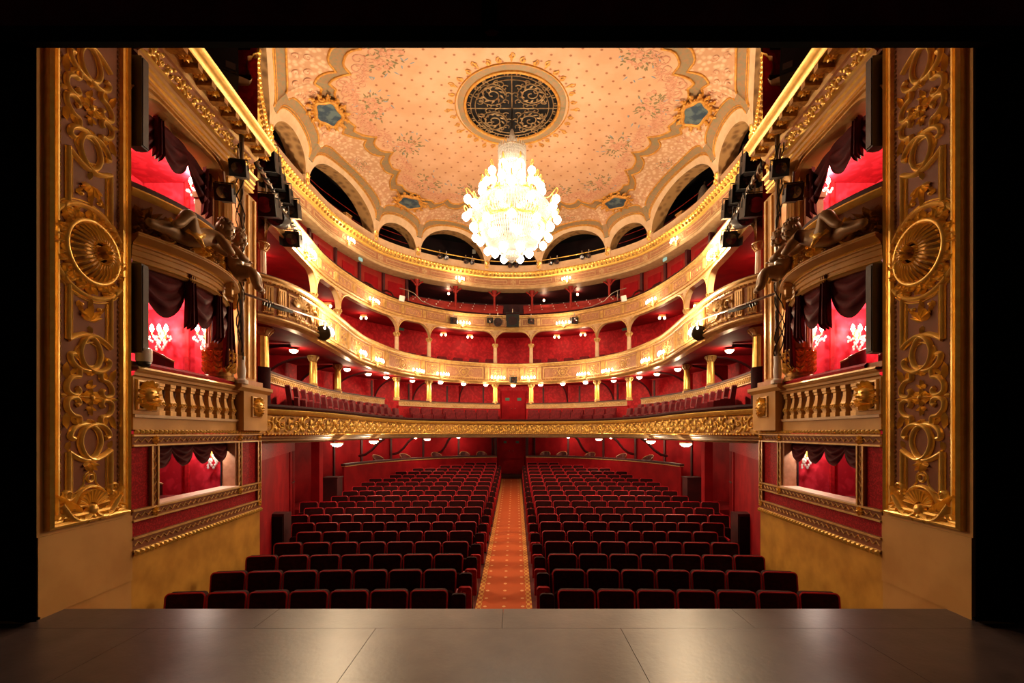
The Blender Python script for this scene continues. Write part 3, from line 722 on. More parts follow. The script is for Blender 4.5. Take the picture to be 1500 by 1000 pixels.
# cartouches over the small arches
def cart(M):
    mb = MB(M); P = [(x*.33*(1+.10*math.cos(5*a)), z*.24*(1+.10*math.cos(5*a))) for a in [2*PI*k/28 for k in range(28)] for x, z in [(math.cos(a), math.sin(a))]]
    vs = [(0, -.05, 0)]+[(x, -.03, z) for x, z in P]; mb.add(vs, [(0, k+1, (k+1) % 28+1) for k in range(28)])
    r = mb.build('cartouche_field', 'cartouche_blue', cl)
    mb = MB(M); mb.rib([(x*1.1, z*1.13) for x, z in P], .05, .06, True)
    for k in range(14):
        a = 2*PI*k/14; x, z = .43*math.cos(a), .33*math.sin(a)
        mb.rib(spiral(x, z, .09, .02, a, a+5, 8), .022, .04); mb.leaf(x, z, a+.5, .17, .035, .04)
    mb.build('scroll_frame', 'orange_gold', r, smooth=1)
for i in range(NA):
    if not big(i):
        cs = [c for c in cols_t if c[4] == i]; c = cs[len(cs)//2]
        cart(hframe(c, 1.0) @ Matrix.Translation((0, -.10, 0)) @ Matrix.Scale(1.15, 4))
# painted flower bouquets on the canvas, and trophies over the large arches
def bouquet(M, k, sc=1):
    rr = random.Random(k)
    a, b, d = MB(M), MB(M), MB(M)
    for q in range(18): b.dome(rr.gauss(0, .10)*sc, rr.gauss(0, .08)*sc, rr.uniform(.025, .05)*sc, .006, 7, -.008)
    for q in range(46): an = rr.uniform(0, 2*PI); di = rr.uniform(.03, .24)*sc; a.leaf(di*math.cos(an)*1.3, di*math.sin(an), an+rr.gauss(0, .6), rr.uniform(.05, .11)*sc, .016*sc, .004, -.006)
    for q in range(12): an = rr.uniform(0, 2*PI); di = rr.uniform(.15, .38)*sc; d.leaf(di*math.cos(an)*1.4, di*math.sin(an), an+rr.gauss(0, 1.2), rr.uniform(.06, .12)*sc, .012*sc, .004, -.006)
    r = a.build('painted_bouquet', 'leaf_paint', cl); b.build('painted_flowers', 'rose_paint', r); d.build('painted_ribbons', 'blue_paint', r)
for i in range(NA):
    cs = [c for c in cols_t if c[4] == i]; c = cs[len(cs)//2]
    bouquet(hframe(c, 2.55 if big(i) else 2.15), i, 1.6)
    if big(i): bouquet(hframe(c, .80), 40+i, .85)
# painted lace: pink scrollwork between the border and the canvas
for i in range(NA):
    cs = [c for c in cols_t if c[4] == i]; mb = MB()
    for k in range(2, len(cs)-2, 3 if big(i) else 5):
        c = cs[k]; m2 = MB(hframe(c, sband(c)+.42))
        m2.rib(spiral(0, 0, .20, .03, 0, 9, 20), .02, .006, y=-.004); m2.rib(spiral(.22, .15, .12, .02, PI, PI-7, 14), .014, .006, y=-.004)
        for q in range(4): m2.leaf(.05, .1, 1.57+(q-1.5)*.6, .24, .02, .004, -.004)
        mb.add(m2.v, m2.f)
    mb.build('painted_scrollwork', 'rose_paint', cl)
    mb = MB()
    for k in range(3, len(cs)-3, 4):
        c = cs[k]
        if sband(c)-c[2] < .75: continue
        for q, ss in enumerate((.52, .78)):
            m2 = MB(hframe(c, c[2]+ss)); m2.rib(spiral(0, 0, .11, .02, q*2, q*2+8, 14), .012, .005, y=-.004); mb.add(m2.v, m2.f)
    if mb.v: mb.build('painted_scrollwork', 'rose_paint', cl)
# ceiling rosette with an iron grille
HM = Matrix(((1, 0, 0, OX), (0, 0, 1, OY), (0, 1, 0, ZC-.03), (0, 0, 0, 1)))     # local -y hangs down
ro = thing('ceiling_grille', (OX, OY, ZC), 'round pierced gilt grille in a sage ring at the ceiling centre', 'grille')
MB(HM).add([(0, .12, 0)]+[(1.3*math.cos(2*PI*k/48), .12, 1.3*math.sin(2*PI*k/48)) for k in range(48)], [(0, k+1, (k+1) % 48+1) for k in range(48)]).build('dark_back', 'void', ro)
MB(HM).rib(spiral(0, 0, 1.38, 1.38, 0, 2*PI, 64), .12, .03).build('sage_ring', 'sage', ro, smooth=1)
for r, w_ in ((1.26, .03), (1.50, .02), (1.23, .02)): MB(HM).rib(spiral(0, 0, r, r, 0, 2*PI, 64), w_, .06).build('gilt_ring', 'orange_gold', ro, smooth=1)
g = MB(HM)
for k in range(4): a = k*PI/2; g.rib([(.02*math.cos(a), .02*math.sin(a)), (1.25*math.cos(a), 1.25*math.sin(a))], .014, .02)
for r in (1.10, .98): g.rib(spiral(0, 0, r, r, 0, 2*PI, 48), .012, .02)
for k in range(24): a = 2*PI*(k+.5)/24; g.rib(spiral(1.15*math.cos(a), 1.15*math.sin(a), .08, .02, a, a+6, 9), .012, .02)
g.build('grille_bars', 'grille', ro)
for qx in (-1, 1):
    for qz in (-1, 1):
        g = MB(HM); cx, cz = qx*.50, qz*.48
        for k in range(2): g.rib(spiral(cx, cz, .36, .36, 0, 2*PI, 24), .014, .02)
        g.rib(spiral(cx, cz, .32, .04, 0, qx*11, 36), .016, .02)
        for k in range(10):
            a = 2*PI*k/10; g.rib(spiral(cx+.40*math.cos(a), cz+.40*math.sin(a), .10, .02, a, a+qx*6, 10), .012, .02); g.leaf(cx+.2*math.cos(a), cz+.2*math.sin(a), a+1, .16, .03, .02)
        for k in range(3):
            a = math.atan2(qz, qx)+(k-1)*.45; g.rib(spiral(.86*math.cos(a), .86*math.sin(a), .11, .02, a, a+6, 10), .012, .02)
        g.build('grille_scroll', 'grille', ro)
g = MB(HM)
for k in range(36):
    a = 2*PI*k/36; rr_ = 1.62+(.10 if k % 3 == 0 else 0)
    g.rib(spiral(rr_*math.cos(a), rr_*math.sin(a), .09, .02, a, a+(6 if k % 2 else -6), 9), .018, .008, y=-.05); g.leaf(1.52*math.cos(a), 1.52*math.sin(a), a, .3 if k % 3 == 0 else .18, .03, .01, y=-.05)
g.build('gilt_lace', 'orange_gold', ro)

# ------------------------------------------------------------------ chandelier
ch = thing('chandelier', (OX, OY, 6.1), 'huge tiered crystal chandelier with lit frosted globes', 'chandelier')
MB().tube([(OX, OY, 9.6), (OX, OY, 10.3)], .02, 6).build('suspension_cable', 'black_metal', ch)
def strands(prof, n, r, name, jag=0):
    mb = MB()
    for k in range(n):
        a = 2*PI*k/n; P = [(OX+q*math.cos(a), OY+q*math.sin(a), z+(jag*(k % 2) if j == 0 else 0)) for j, (q, z) in enumerate(prof)]
        mb.tube(P, [r*(1 if j % 2 else .45) for j in range(len(P))], 4)
    return mb.build(name, 'crystal', ch, kind='stuff')
def lerpprof(P, n):
    Q = smoothline(P, max(1, n//(len(P)-1))); return Q
strands(lerpprof([(.02, 9.66), (.05, 9.5), (.12, 9.3), (.2, 9.12)], 9), 14, .022, 'crystal_spire')
strands(lerpprof([(.36, 9.12), (.355, 8.9), (.35, 8.5), (.36, 8.1)], 18), 56, .024, 'crystal_fringe', .1)
strands(lerpprof([(.2, 9.22), (.22, 8.9), (.22, 8.1)], 12), 26, .022, 'crystal_fringe')
strands(lerpprof([(.36, 8.10), (.50, 8.05), (.60, 7.98), (.62, 7.84)], 9), 60, .024, 'crystal_drape')
strands(lerpprof([(.66, 7.80), (.90, 7.66), (1.03, 7.45), (1.05, 7.22)], 15), 92, .026, 'crystal_basket')
strands(lerpprof([(1.05, 7.22), (.98, 7.16), (.88, 7.12)], 4), 92, .024, 'crystal_drape')
strands(lerpprof([(.86, 7.08), (.80, 6.85), (.62, 6.6), (.36, 6.42), (.2, 6.38)], 20), 84, .028, 'crystal_bowl')
strands(lerpprof([(.22, 6.38), (.18, 6.27), (.09, 6.2), (.01, 6.12)], 9), 26, .02, 'crystal_drop_bowl')
for r, z, w_ in ((.37, 8.12, .018), (.62, 7.84, .03), (.87, 7.10, .032), (.22, 6.39, .018), (.36, 9.1, .014)):
    MB().tube([(OX+r*math.cos(2*PI*k/40), OY+r*math.sin(2*PI*k/40), z) for k in range(40)], w_, 6, True).build('gilt_hoop', 'gold', ch, smooth=1)
for k in range(10):
    a = 2*PI*(k+.5)/10
    for r, z in ((.64, 7.86), (.90, 7.12)):
        M = Matrix.Translation((OX+r*math.cos(a), OY+r*math.sin(a), z)) @ Matrix.Rotation(a+PI/2, 4, 'Z')
        mb = MB(M); mb.leaf(0, -.02, PI/2, .13, .05, .04); mb.rib([(-.12, -.02), (0, .03), (.12, -.02)], .025, .03); mb.build('gilt_mount', 'gold', ch)
GL = ARM = None
def globes(n, R, z, r, off, R0, z0):
    global GL
    for k in range(n):
        a = 2*PI*(k+off)/n; ca, sa = math.cos(a), math.sin(a)
        P = [(R0, z0), ((R0+R)/2, z0+.02), (R, z+r+.17), (R+.05, z+r+.12), (R, z+r+.02)]
        ar = MB().tube([(OX+q*ca, OY+q*sa, h) for q, h in smoothline(P, 3)], .014, 5).build('arm', 'gold', ch, smooth=1)
        me_prof = [(.02, r*1.05), (r*.5, r*.9), (r*.92, r*.4), (r, 0), (r*.9, -r*.45), (r*.55, -r*.85), (.02, -r*1.15)]
        M = Matrix.Translation((OX+R*ca, OY+R*sa, z))
        if GL is None:
            GL = MB().lathe(list(reversed(me_prof)), 12).build('glass_globe', 'globe_glass', None, smooth=1); GL.parent = ch; GL.matrix_basis = local(M, ch)
        else: dup(GL, local(M, ch), ch)
globes(8, .56, 8.45, .105, .5, .36, 8.3)
globes(10, .80, 8.02, .12, .0, .55, 8.0)
globes(10, 1.20, 7.62, .115, .5, .85, 7.7)
globes(10, 1.22, 7.30, .115, .12, 1.02, 7.35)
globes(10, 1.05, 6.92, .105, .5, .9, 7.08)
globes(8, .84, 6.62, .10, .2, .78, 6.9)
globes(6, .45, 6.36, .08, .0, .45, 6.5)
for z, e in ((8.6, 26), (7.55, 18), (6.85, 12)): lamp('bulb_glow', (OX, OY, z), e, .12, (1, .86, .66), ch)
# ------------------------------------------------------------------ stage side: pilasters and boxes (built on the left, mirrored to the right)
def wb(mb, d0, d1, z0, z1, n0, n1):
    vs = [WP(d, z, n) for z in (z0, z1) for n in (n0, n1) for d in (d0, d1)]
    return mb.add(vs, [(0, 2, 3, 1), (4, 5, 7, 6), (0, 1, 5, 4), (2, 6, 7, 3), (0, 4, 6, 2), (1, 3, 7, 5)])
def wcurve(pts):
    c = Curve.__new__(Curve); c.set(pts); return c
WL = wcurve([(WX(d), d) for d in (3.84, 4.6, 5.4, 6.2, 7, 7.8)])       # the wall line itself; s = d - mid
WMID = (3.84+7.8)/2
def ws(d): return (d-WMID)*1.003
def X2(P): return [(-x, z) for x, z in P]
# ---- proscenium pilaster
pp = thing('proscenium_pilaster', WP(4.35, 0, 0), 'tall proscenium pilaster with gilt strapwork, shell and round sunburst medallion', 'pilaster', 'pilasters flanking the stage opening')
wb(MB(), 3.84, 4.88, -1.15, 6.7, -.35, 0).build('pilaster_body', 'tan', pp)
wb(MB(), 3.84, 4.88, 0, .70, 0, .012).build('plinth_face', 'tan', pp)
wb(MB(), 4.02, 4.70, .84, 6.6, 0, .012).build('panel_ground', 'taupe', pp)
def wframe(d0, d1, z0, z1, prof, m, name, parent, top=True):
    # moulding running round a rectangle; prof = (inset, height)
    mb = MB(WM(0, 0, 0)); 
    def ring(o):
        return [(d0+o, z0+o), (d1-o, z0+o), (d1-o, z1-o), (d0+o, z1-o)]
    rows = []
    for o, h in prof: rows.append([WP(d, z, h) for d, z in ring(o)])
    q = MB(); q.grid(rows, True); return q.build(name, m, parent)
wframe(3.90, 4.82, .74, 6.7, [(0, 0), (.005, .05), (.03, .07), (.05, .05), (.055, .035), (.075, .03), (.085, .05), (.105, .045), (.12, .02), (.125, 0)], 'gold', 'outer_frame', pp)
q = MB()
for k in range(110):
    z = .95+k*.05
    for d in (4.035, 4.685): q.ball(WP(d, z, .018), .012, 5, 3, 1.6)
q.build('bead_edge', 'gold_dark', pp, kind='stuff')
MC = 3.33; CX = 4.345
def orn(name, fn, vz=1, dz=0):
    mb = MB(WM(CX, MC, .012) @ Matrix.Scale(vz, 4, Vector((0, 0, 1)))); fn(mb); return mb.build(name, 'gold', pp, smooth=50)
RW, RH = .026, .035
def strap_frame(mb):
    P = [(-.235, -.88), (-.235, -.38)]; mb.rib(P, RW, RH); mb.rib(X2(P), RW, RH)
    arc = [(.43*math.cos(a), .43*math.sin(a)) for a in [PI*(1.19+.62*k/14) for k in range(15)]]; mb.rib(arc, RW, RH)
    for sx in (-1, 1):
        mb.rib(spiral(sx*.225, -.30, .075, .015, -PI/2, -PI/2+sx*7.5, 16), .018, .04)
        mb.rib([(sx*x, z) for x, z in ((.19, -.84), (.19, -.43))], .008, .012)
    mb.rib([(.47*math.cos(a), .47*math.sin(a)) for a in [PI*(1.25+.5*k/12) for k in range(13)]], .008, .012)
def ring(mb):
    P = smoothline([(-.235, -.88), (-.15, -.83), (-.04, -.795), (.06, -.84), (.115, -.96), (.08, -1.08), (-.02, -1.135), (-.12, -1.13), (-.195, -1.08), (-.215, -1.02), (-.175, -1.0)], 5)
    mb.rib(P, RW, RH); mb.rib(X2(P), RW*.98, RH*1.15)
    P = smoothline([(-.02, -.85), (.06, -.92), (.075, -1.0), (.04, -1.07), (-.02, -1.1)], 4)
    mb.rib([(x*2.1-.0, z) for x, z in P], .008, .012); mb.rib([(-x*2.1, z) for x, z in P], .008, .012)
def cblock(mb, S=(-1, 1)):
    for sx in S:
        for sv in (-1, 1):
            f = lambda P: [(sx*x, -1.395+sv*z) for x, z in P]
            mb.rib(f(smoothline([(.12, .255), (.125, .19), (.19, .175), (.245, .12), (.25, .05), (.20, .015), (.145, .02), (.125, .06), (.15, .085)], 4)), RW*.9, RH)
            mb.leaf(sx*.24, -1.395+sv*.14, (PI/2+sx*-.2)*sv if sx > 0 else (PI/2+.2)*sv, .17, .03, .04); mb.leaf(sx*.2, -1.395+sv*.19, (PI/2)*sv+sx*.5*sv, .09, .02, .03)
        mb.leaf(sx*.24, -1.395, 0 if sx > 0 else PI, .08, .025, .03)
def spray(mb, z=-1.395, s=1.0, up=0):
    mb.rosette(0, z, .09*s, .04, 8)
    for k in range(4):
        a = k*PI/2+PI/2
        if up and k == 2: continue
        for j, (d, l) in enumerate(((.05, .1), (.13, .08))):
            x, zz = d*s*math.cos(a)*.55, z+d*s*math.sin(a)*1.6; mb.leaf(x, zz, a, l*s, .022*s, .03)
            for q in (-.8, .8): mb.leaf(x, zz, a+q, l*.7*s, .018*s, .03)
def drop(mb):                              # leafy spray inside the strap frame
    for k in range(5): mb.leaf(0, -.66, PI/2+(k-2)*.55, .13 if k != 2 else .17, .026, .04)
    for sx in (-1, 1):
        for j in range(3): mb.leaf(sx*(.05+.035*j), -.62+.03*j, PI/2-sx*(.9-.3*j), .07, .02, .03)
        mb.dome(sx*.10, -.52, .02, .03)
    mb.leaf(0, -.70, -PI/2, .08, .03, .03); mb.leaf(0, -.56, PI/2, .12, .02, .03)
for vz in (1, -1):
    orn('strap_frame', strap_frame, vz); orn('interlaced_ring', ring, vz); orn('c_scroll', lambda mb: cblock(mb, (-1,)), vz); orn('c_scroll', lambda mb: cblock(mb, (1,)), vz)
    orn('rosette_spray', spray, vz); orn('leaf_spray', drop, vz)
    orn('interlaced_ring', lambda mb: (mb.rib([(x, -2.79-z) for x, z in smoothline([(-.235, -.88), (-.15, -.83), (-.04, -.795), (.06, -.84), (.115, -.96), (.08, -1.08), (-.02, -1.135), (-.12, -1.13), (-.195, -1.08), (-.215, -1.02), (-.175, -1.0)], 5)], RW, RH),
                                    mb.rib([(-x, -2.79-z) for x, z in smoothline([(-.235, -.88), (-.15, -.83), (-.04, -.795), (.06, -.84), (.115, -.96), (.08, -1.08), (-.02, -1.135), (-.12, -1.13), (-.195, -1.08), (-.215, -1.02), (-.175, -1.0)], 5)], RW, RH*1.15)), vz)
def low_frame(mb):
    for sx in (-1, 1):
        mb.rib([(sx*.235, -1.91), (sx*.235, -2.36)], RW, RH); mb.rib([(sx*.19, -1.95), (sx*.19, -2.30), (sx*.13, -2.28)], .008, .012)
        mb.rib([(sx*x, z) for x, z in smoothline([(.13, -2.28), (.07, -2.22), (.06, -2.14), (.0, -2.10)], 4)], .008, .012); mb.leaf(sx*.235, -1.9, PI/2, .09, .03, .03)
    mb.rib(spiral(0, -2.17, .035, .035, 0, 2*PI, 10), .012, .02)
    for k in range(5): mb.leaf(0, -2.02, -PI/2+(k-2)*.6, .10, .025, .035)
orn('strap_frame', low_frame)
def shell(mb):
    for k in range(11):
        a = PI*(k+.5)/11; mb.rib([(.05*math.cos(a), -2.44+.04*math.sin(a)), (.11*math.cos(a), -2.44+.11*math.sin(a)), (.17*math.cos(a), -2.44+.16*math.sin(a))], [.010, .018, .026], .06)
    mb.rib(spiral(0, -2.44, .19, .19, -.1, PI+.1, 16), .018, .035); mb.dome(0, -2.47, .06, .07)
orn('shell', shell)
def base_leaves(mb):
    for sx in (-1, 1):
        mb.rib([(sx*x, z) for x, z in smoothline([(.03, -2.52), (.12, -2.56), (.22, -2.52), (.30, -2.42), (.33, -2.38)], 4)], [.035+.0*k for k in range(17)], .06)
        mb.rib(spiral(sx*.25, -2.30, .06, .015, 0, sx*7, 12), .02, .04)
        for k in range(7): mb.leaf(sx*(.05+.045*k), -2.50+.01*k, -PI/2+sx*(.2+.12*k), .10, .03, .05); mb.leaf(sx*(.1+.035*k), -2.5+.02*k, PI/2-sx*.6, .12, .028, .05)
    mb.dome(0, -2.54, .035, .06)
orn('acanthus_base', base_leaves)
# sunburst medallion
md = MB(WM(CX, MC, .012))
md.rib(spiral(0, 0, .29, .29, 0, 2*PI, 40), .028, .07, False); md.build('medallion_rim', 'gold', pp, smooth=1)
md = MB(WM(CX, MC, .012)); rr = []
for rad, h in ((.28, .03), (.20, .10), (.12, .13), (.09, .10)): rr.append([(rad*math.cos(2*PI*k/40), -h, rad*math.sin(2*PI*k/40)) for k in range(40)])
md.grid(rr, True); md.build('medallion_dish', 'gold_dark', pp, smooth=1)
md = MB(WM(CX, MC, .012))
for k in range(28):
    a = 2*PI*k/28; c, s_ = math.cos(a), math.sin(a); P = [(.10*c, .10*s_), (.19*c, .19*s_), (.265*c, .265*s_)]
    m2 = MB(); m2.rib(P, [.007, .012, .017], .05); yo = (-.11, -.085, -.03)
    md.add([(x, y+yo[i//5], z) for i, (x, y, z) in enumerate(m2.v)], m2.f)
md.build('sunburst_rays', 'gold', pp, smooth=40)
md = MB(WM(CX, MC, .10)); md.dome(0, 0, .075, .05, 16); md.rosette(0, 0, .07, .10, 10, -.02); md.build('medallion_boss', 'gold', pp, smooth=40)
md = MB(WM(CX, MC, .012))
for k in range(16):
    a = 2*PI*k/16; md.rib(spiral(.335*math.cos(a), .335*math.sin(a), .055, .012, a, a+(6 if k % 2 else -6), 10), .016, .05); md.leaf(.30*math.cos(a), .30*math.sin(a), a+.4, .11, .028, .05)
md.build('medallion_wreath', 'gold', pp, smooth=50)
mirror(pp)
# ---- ground floor box
gb = thing('stage_box', WP(6.3, -1.1, 0), 'ground floor stage box with red damask panels and scalloped dark valance in its window', 'theatre box', 'ground floor stage boxes')
wb(MB(), 4.88, 7.72, -1.15, .27, -.25, 0).build('ochre_dado', 'ochre', gb)
for a, b, c, d in ((4.88, 7.72, .27, .46), (4.88, 7.72, .62, .76), (4.88, 7.72, 1.44, 1.58), (5.15, 5.27, .75, 1.45), (6.99, 7.10, .75, 1.45), (7.60, 7.72, .45, 1.45)):
    wb(MB(), a, b, c, d, -.2, .012).build('trim_band', 'taupe', gb)
    q = MB()
    if b-a > 1:
        z0, z1 = c+.04 if c < .3 else c+.015, d-.015
        for z in (z0, z1): wb(q, a, b, z-.01, z+.01, .012, .03)
    else:
        for x in (a+.012, b-.012): wb(q, x-.01, x+.01, c, d, .012, .03)
    q.build('gilt_fillet', 'gilt', gb)
def zig(a, b, c, d):
    horiz = b-a > d-c; M = WM((a+b)/2, (c+d)/2, .012); mb = MB(M)
    if horiz: k = int((b-a)/.05); mb.rib([(-(b-a)/2+.05*i, .02 if i % 2 else -.02) for i in range(k+1)], .007, .012)
    else: k = int((d-c)/.05); mb.rib([(.02 if i % 2 else -.02, -(d-c)/2+.05*i) for i in range(k+1)], .007, .012)
    mb.build('zigzag_relief', 'gilt', gb)
for t_ in ((4.9, 7.6, .33, .44), (4.9, 7.6, .64, .74), (4.9, 7.6, 1.46, 1.56), (5.17, 5.25, .78, 1.43), (7.01, 7.08, .78, 1.43), (7.62, 7.70, .48, 1.43)): zig(*t_)
for a, b, c, d in ((4.88, 7.60, .46, .62), (4.88, 5.15, .76, 1.44), (7.10, 7.60, .76, 1.44)): wb(MB(), a, b, c, d, -.2, -.012).build('damask_panel', 'damask_panel', gb)
for d, z in ((5.21, .69), (5.21, 1.51), (7.045, .69), (7.045, 1.51), (7.66, .69), (7.66, 1.51), (7.66, .40)):
    MB(WM(d, z, .012)).rosette(0, 0, .055, .04, 8).build('corner_rosette', 'gold', gb)
def ropemould(z, d0, d1, r, parent, pitch=.075):
    q = MB(); k = int((d1-d0)/pitch)
    for i in range(k):
        d = d0+(i+.5)*pitch; p0 = Vector(WP(d-.03, z-r*.5, .03)); p1 = Vector(WP(d+.03, z+r*.5, .03)); q.tube([p0, (p0+p1)/2, p1], [r*.4, r, r*.4], 5)
    q.build('leaf_moulding', 'gold', parent, kind='stuff')
ropemould(.285, 4.88, 7.74, .035, gb); ropemould(1.605, 4.88, 7.72, .028, gb)
wb(MB(), 5.27, 6.99, .755, .775, -.2, .03).build('window_sill', 'linen', gb)
wb(MB(), 6.94, 6.99, .76, 1.44, -.22, -.0).build('window_jamb', 'blush', gb); wb(MB(), 5.27, 5.30, .76, 1.44, -.22, 0).build('window_jamb', 'blush', gb)
wb(MB(), 6.93, 6.945, .76, 1.44, -.22, -.2).build('dark_bead', 'black_metal', gb)
def room(z0, z1, parent, d1=7.12, n1=-1.55, cm='damask_box'):
    q = MB(); q.grid([[WP(4.9, z0, -.21), WP(4.9, z1, -.21)], [WP(4.9, z0, n1), WP(4.9, z1, n1)], [WP(d1, z0, n1), WP(d1, z1, n1)], [WP(d1, z0, -.21), WP(d1, z1, -.21)]])
    q.build('interior_walls', 'damask_box', parent)
    MB().add([WP(4.9, z0, -.1), WP(d1, z0, -.1), WP(d1, z0, n1), WP(4.9, z0, n1)], [(0, 1, 2, 3)]).build('box_floor', 'carpet', parent)
    MB().add([WP(4.9, z1, -.1), WP(d1, z1, -.1), WP(d1, z1, n1), WP(4.9, z1, n1)], [(0, 1, 2, 3)]).build('box_ceiling', cm, parent)
    wb(MB(), d1-.05, d1-.01, z0, z1, -.86, -.80).build('wall_batten', 'velvet_red', parent)
room(.0, 1.62, gb)
def valance(parent, d0, d1, zt, n, k, drop, z_at=None, name='valance_swag'):
    for i in range(k):
        a, b = d0+(d1-d0)*i/k, d0+(d1-d0)*(i+1)/k; rows = []
        for v in range(13):
            row = []
            for u in range(15):
                f = u/14; sh = .42+.58*math.sin(PI*f)**.8; d = a+(b-a)*f
                row.append(WP(d, (z_at(d) if z_at else zt)-drop*sh*v/12, n(d) if callable(n) else n))
                x, y, z = row[-1]; row[-1] = (x+.035*math.sin(v*1.5+3*abs(f-.5))*math.sin(PI*f)+.03*math.sin(PI*f)*v/12, y, z)
            rows.append(row)
        MB().grid(rows).build(name, 'drape', parent, smooth=1)
vl = thing('window_valance', WP(6.1, 1.2, -.12), 'short scalloped dark red valance at the top of the ground box window', 'curtain', 'ground box valances')
valance(vl, 5.28, 6.95, 1.46, -.12, 4, .30)
# ---- balustrade box
bb = thing('stage_box', WP(6.3, 1.63, 0), 'first level stage box with gilt baluster railing and mask reliefs', 'theatre box', 'first level stage boxes')
wb(MB(), 4.88, 7.72, 1.63, 1.80, -.2, .02).build('railing_base', 'tan', bb); wb(MB(), 4.88, 7.72, 1.765, 1.80, .02, .04).build('base_moulding', 'cream', bb)
wb(MB(), 5.24, 6.97, 1.80, 2.18, -.2, -.10).build('railing_back', 'taupe', bb)
wb(MB(), 4.84, 5.24, 1.80, 2.20, -.2, .05).build('mask_pier', 'tan', bb); wb(MB(), 6.97, 7.74, 1.63, 2.26, -.2, .12).build('mask_pier', 'tan', bb)
sweep(MB(), WL, ws(4.84), ws(6.99), [(-.2, 2.18), (.02, 2.18), (.03, 2.21), (.06, 2.22), (.06, 2.25), (.09, 2.27), (.10, 2.31), (-.2, 2.31)], .4).build('top_cornice', 'tan', bb)
sweep(MB(), WL, ws(4.84), ws(6.99), [(.092, 2.275), (.11, 2.29), (.10, 2.312)], .4).build('gilt_fillet', 'gilt', bb)
sweep(MB(), WL, ws(6.78), ws(7.80), [(-.2, 2.24), (.12, 2.24), (.14, 2.26), (.18, 2.29), (.18, 2.34), (-.2, 2.34)], .4, True).build('pier_cap', 'tan', bb)
wb(MB(), 6.95, 7.70, 2.34, 2.44, -.2, .06).build('pier_block', 'blush', bb)
sweep(MB(), WL, ws(5.05), ws(6.95), [(.07, 2.31), (.08, 2.35), (.05, 2.38), (-.16, 2.38), (-.18, 2.31)], .3).build('velvet_rail', 'velvet_red', bb, smooth=40)
wb(MB(), 4.84, 5.06, 2.31, 2.37, -.2, .04).build('rail_block', 'blush', bb)
BAL = None; balp = [(.052, 0), (.052, .055), (.04, .06), (.042, .085), (.055, .115), (.058, .14), (.045, .175), (.03, .25), (.028, .30), (.042, .31), (.042, .335), (.05, .345), (.05, .38)]
for i in range(9):
    M = WM(5.33+i*.194, 1.80, -.035) @ Matrix.Rotation(PI/4, 4, 'Z')
    if BAL is None:
        BAL = MB().lathe([(r*1.38, z) for r, z in balp], 4).build('baluster', 'gilt', None); BAL.parent = bb; BAL.matrix_basis = local(M, bb)
    else: dup(BAL, local(M, bb), bb)
    q = MB(WM(5.33+i*.194, 1.93, .0)); q.rib(spiral(-.03, 0, .028, .008, 0, 6, 8), .012, .03); q.rib(spiral(.03, 0, .028, .008, PI, PI-6, 8), .012, .03); q.build('baluster_scroll', 'gold', bb)
def mask(M, s, parent):
    q = MB(M); q.dome(0, 0, .10*s, .10*s, 12); q.dome(0, -.015*s, .022*s, .14*s, 8); q.dome(-.04*s, .03*s, .02*s, .11*s, 6); q.dome(.04*s, .03*s, .02*s, .11*s, 6); q.rib([(-.03*s, -.055*s), (.03*s, -.055*s)], .012*s, .11*s)
    for k in range(14): a = 2*PI*k/14; q.leaf(.085*s*math.cos(a), .085*s*math.sin(a), a+.3, .09*s, .035*s, .07*s)
    for sx in (-1, 1): q.rib(spiral(sx*.12*s, -.06*s, .04*s, .01*s, 0, sx*7, 10), .014*s, .05*s)
    q.build('mask_relief', 'gold', parent, smooth=50)
for d, n, s, hw in ((5.03, .05, 1.0, .16), (7.36, .12, .95, .17)):
    wframe(d-hw, d+hw, 1.84, 2.18, [(0, n), (.008, n+.025), (.025, n+.03), (.035, n)], 'gilt', 'mask_frame', bb)
    wb(MB(), d-hw+.03, d+hw-.03, 1.87, 2.15, n, n+.006).build('mask_ground', 'taupe', bb); mask(WM(d, 2.01, n+.006), s, bb)
room(2.0, 3.53, bb)
# ---- upper box with curved front, leaf relief and cherubs
ub = thing('stage_box', WP(6.0, 3.5, 0), 'upper stage box with a bulging moulded front carrying gilded leaf reliefs', 'theatre box', 'upper stage boxes')
pts = []
for i in range(25):
    d = 4.86+1.86*i/24; pts.append((WX(d)+.02+.27*math.sin(PI*i/24)**.9, d))
CB = wcurve(pts)
sweep(MB(), CB, -CB.H, CB.H, [(-.3, 3.420), (-.02, 3.420), (.02, 3.450), (.0, 3.480), (.01, 3.620), (.03, 3.630), (.03, 3.650), (.10, 3.680), (.14, 3.700), (.14, 3.740), (-.3, 3.740)], .1).build('moulded_front', 'tan', ub, smooth=30)
for z in (3.515, 3.585): sweep(MB(), CB, -CB.H, CB.H, [(.0, z-.008), (.022, z), (.0, z+.008)], .1).build('gilt_fillet', 'gilt', ub)
for n_, z in ((.022, 3.450), (.142, 3.720), (.045, 3.650)): sweep(MB(), CB, -CB.H, CB.H, [(n_-.02, z-.012), (n_+.006, z), (n_-.02, z+.012)], .1).build('gilt_fillet', 'gold', ub)
sweep(MB(), CB, -CB.H, CB.H, [(-.05, 3.740), (-.05, 4.200), (-.3, 4.200)], .1).build('relief_ground', 'taupe', ub)
sweep(MB(), CB, -CB.H, CB.H, [(-.05, 4.180), (.0, 4.200), (.02, 4.230), (.01, 4.250), (-.3, 4.250)], .1).build('upper_moulding', 'gold', ub, smooth=40)
sweep(MB(), CB, -CB.H, CB.H, [(.0, 4.250), (.01, 4.290), (-.02, 4.320), (-.3, 4.320)], .1).build('velvet_rail', 'red_dark', ub, smooth=40)
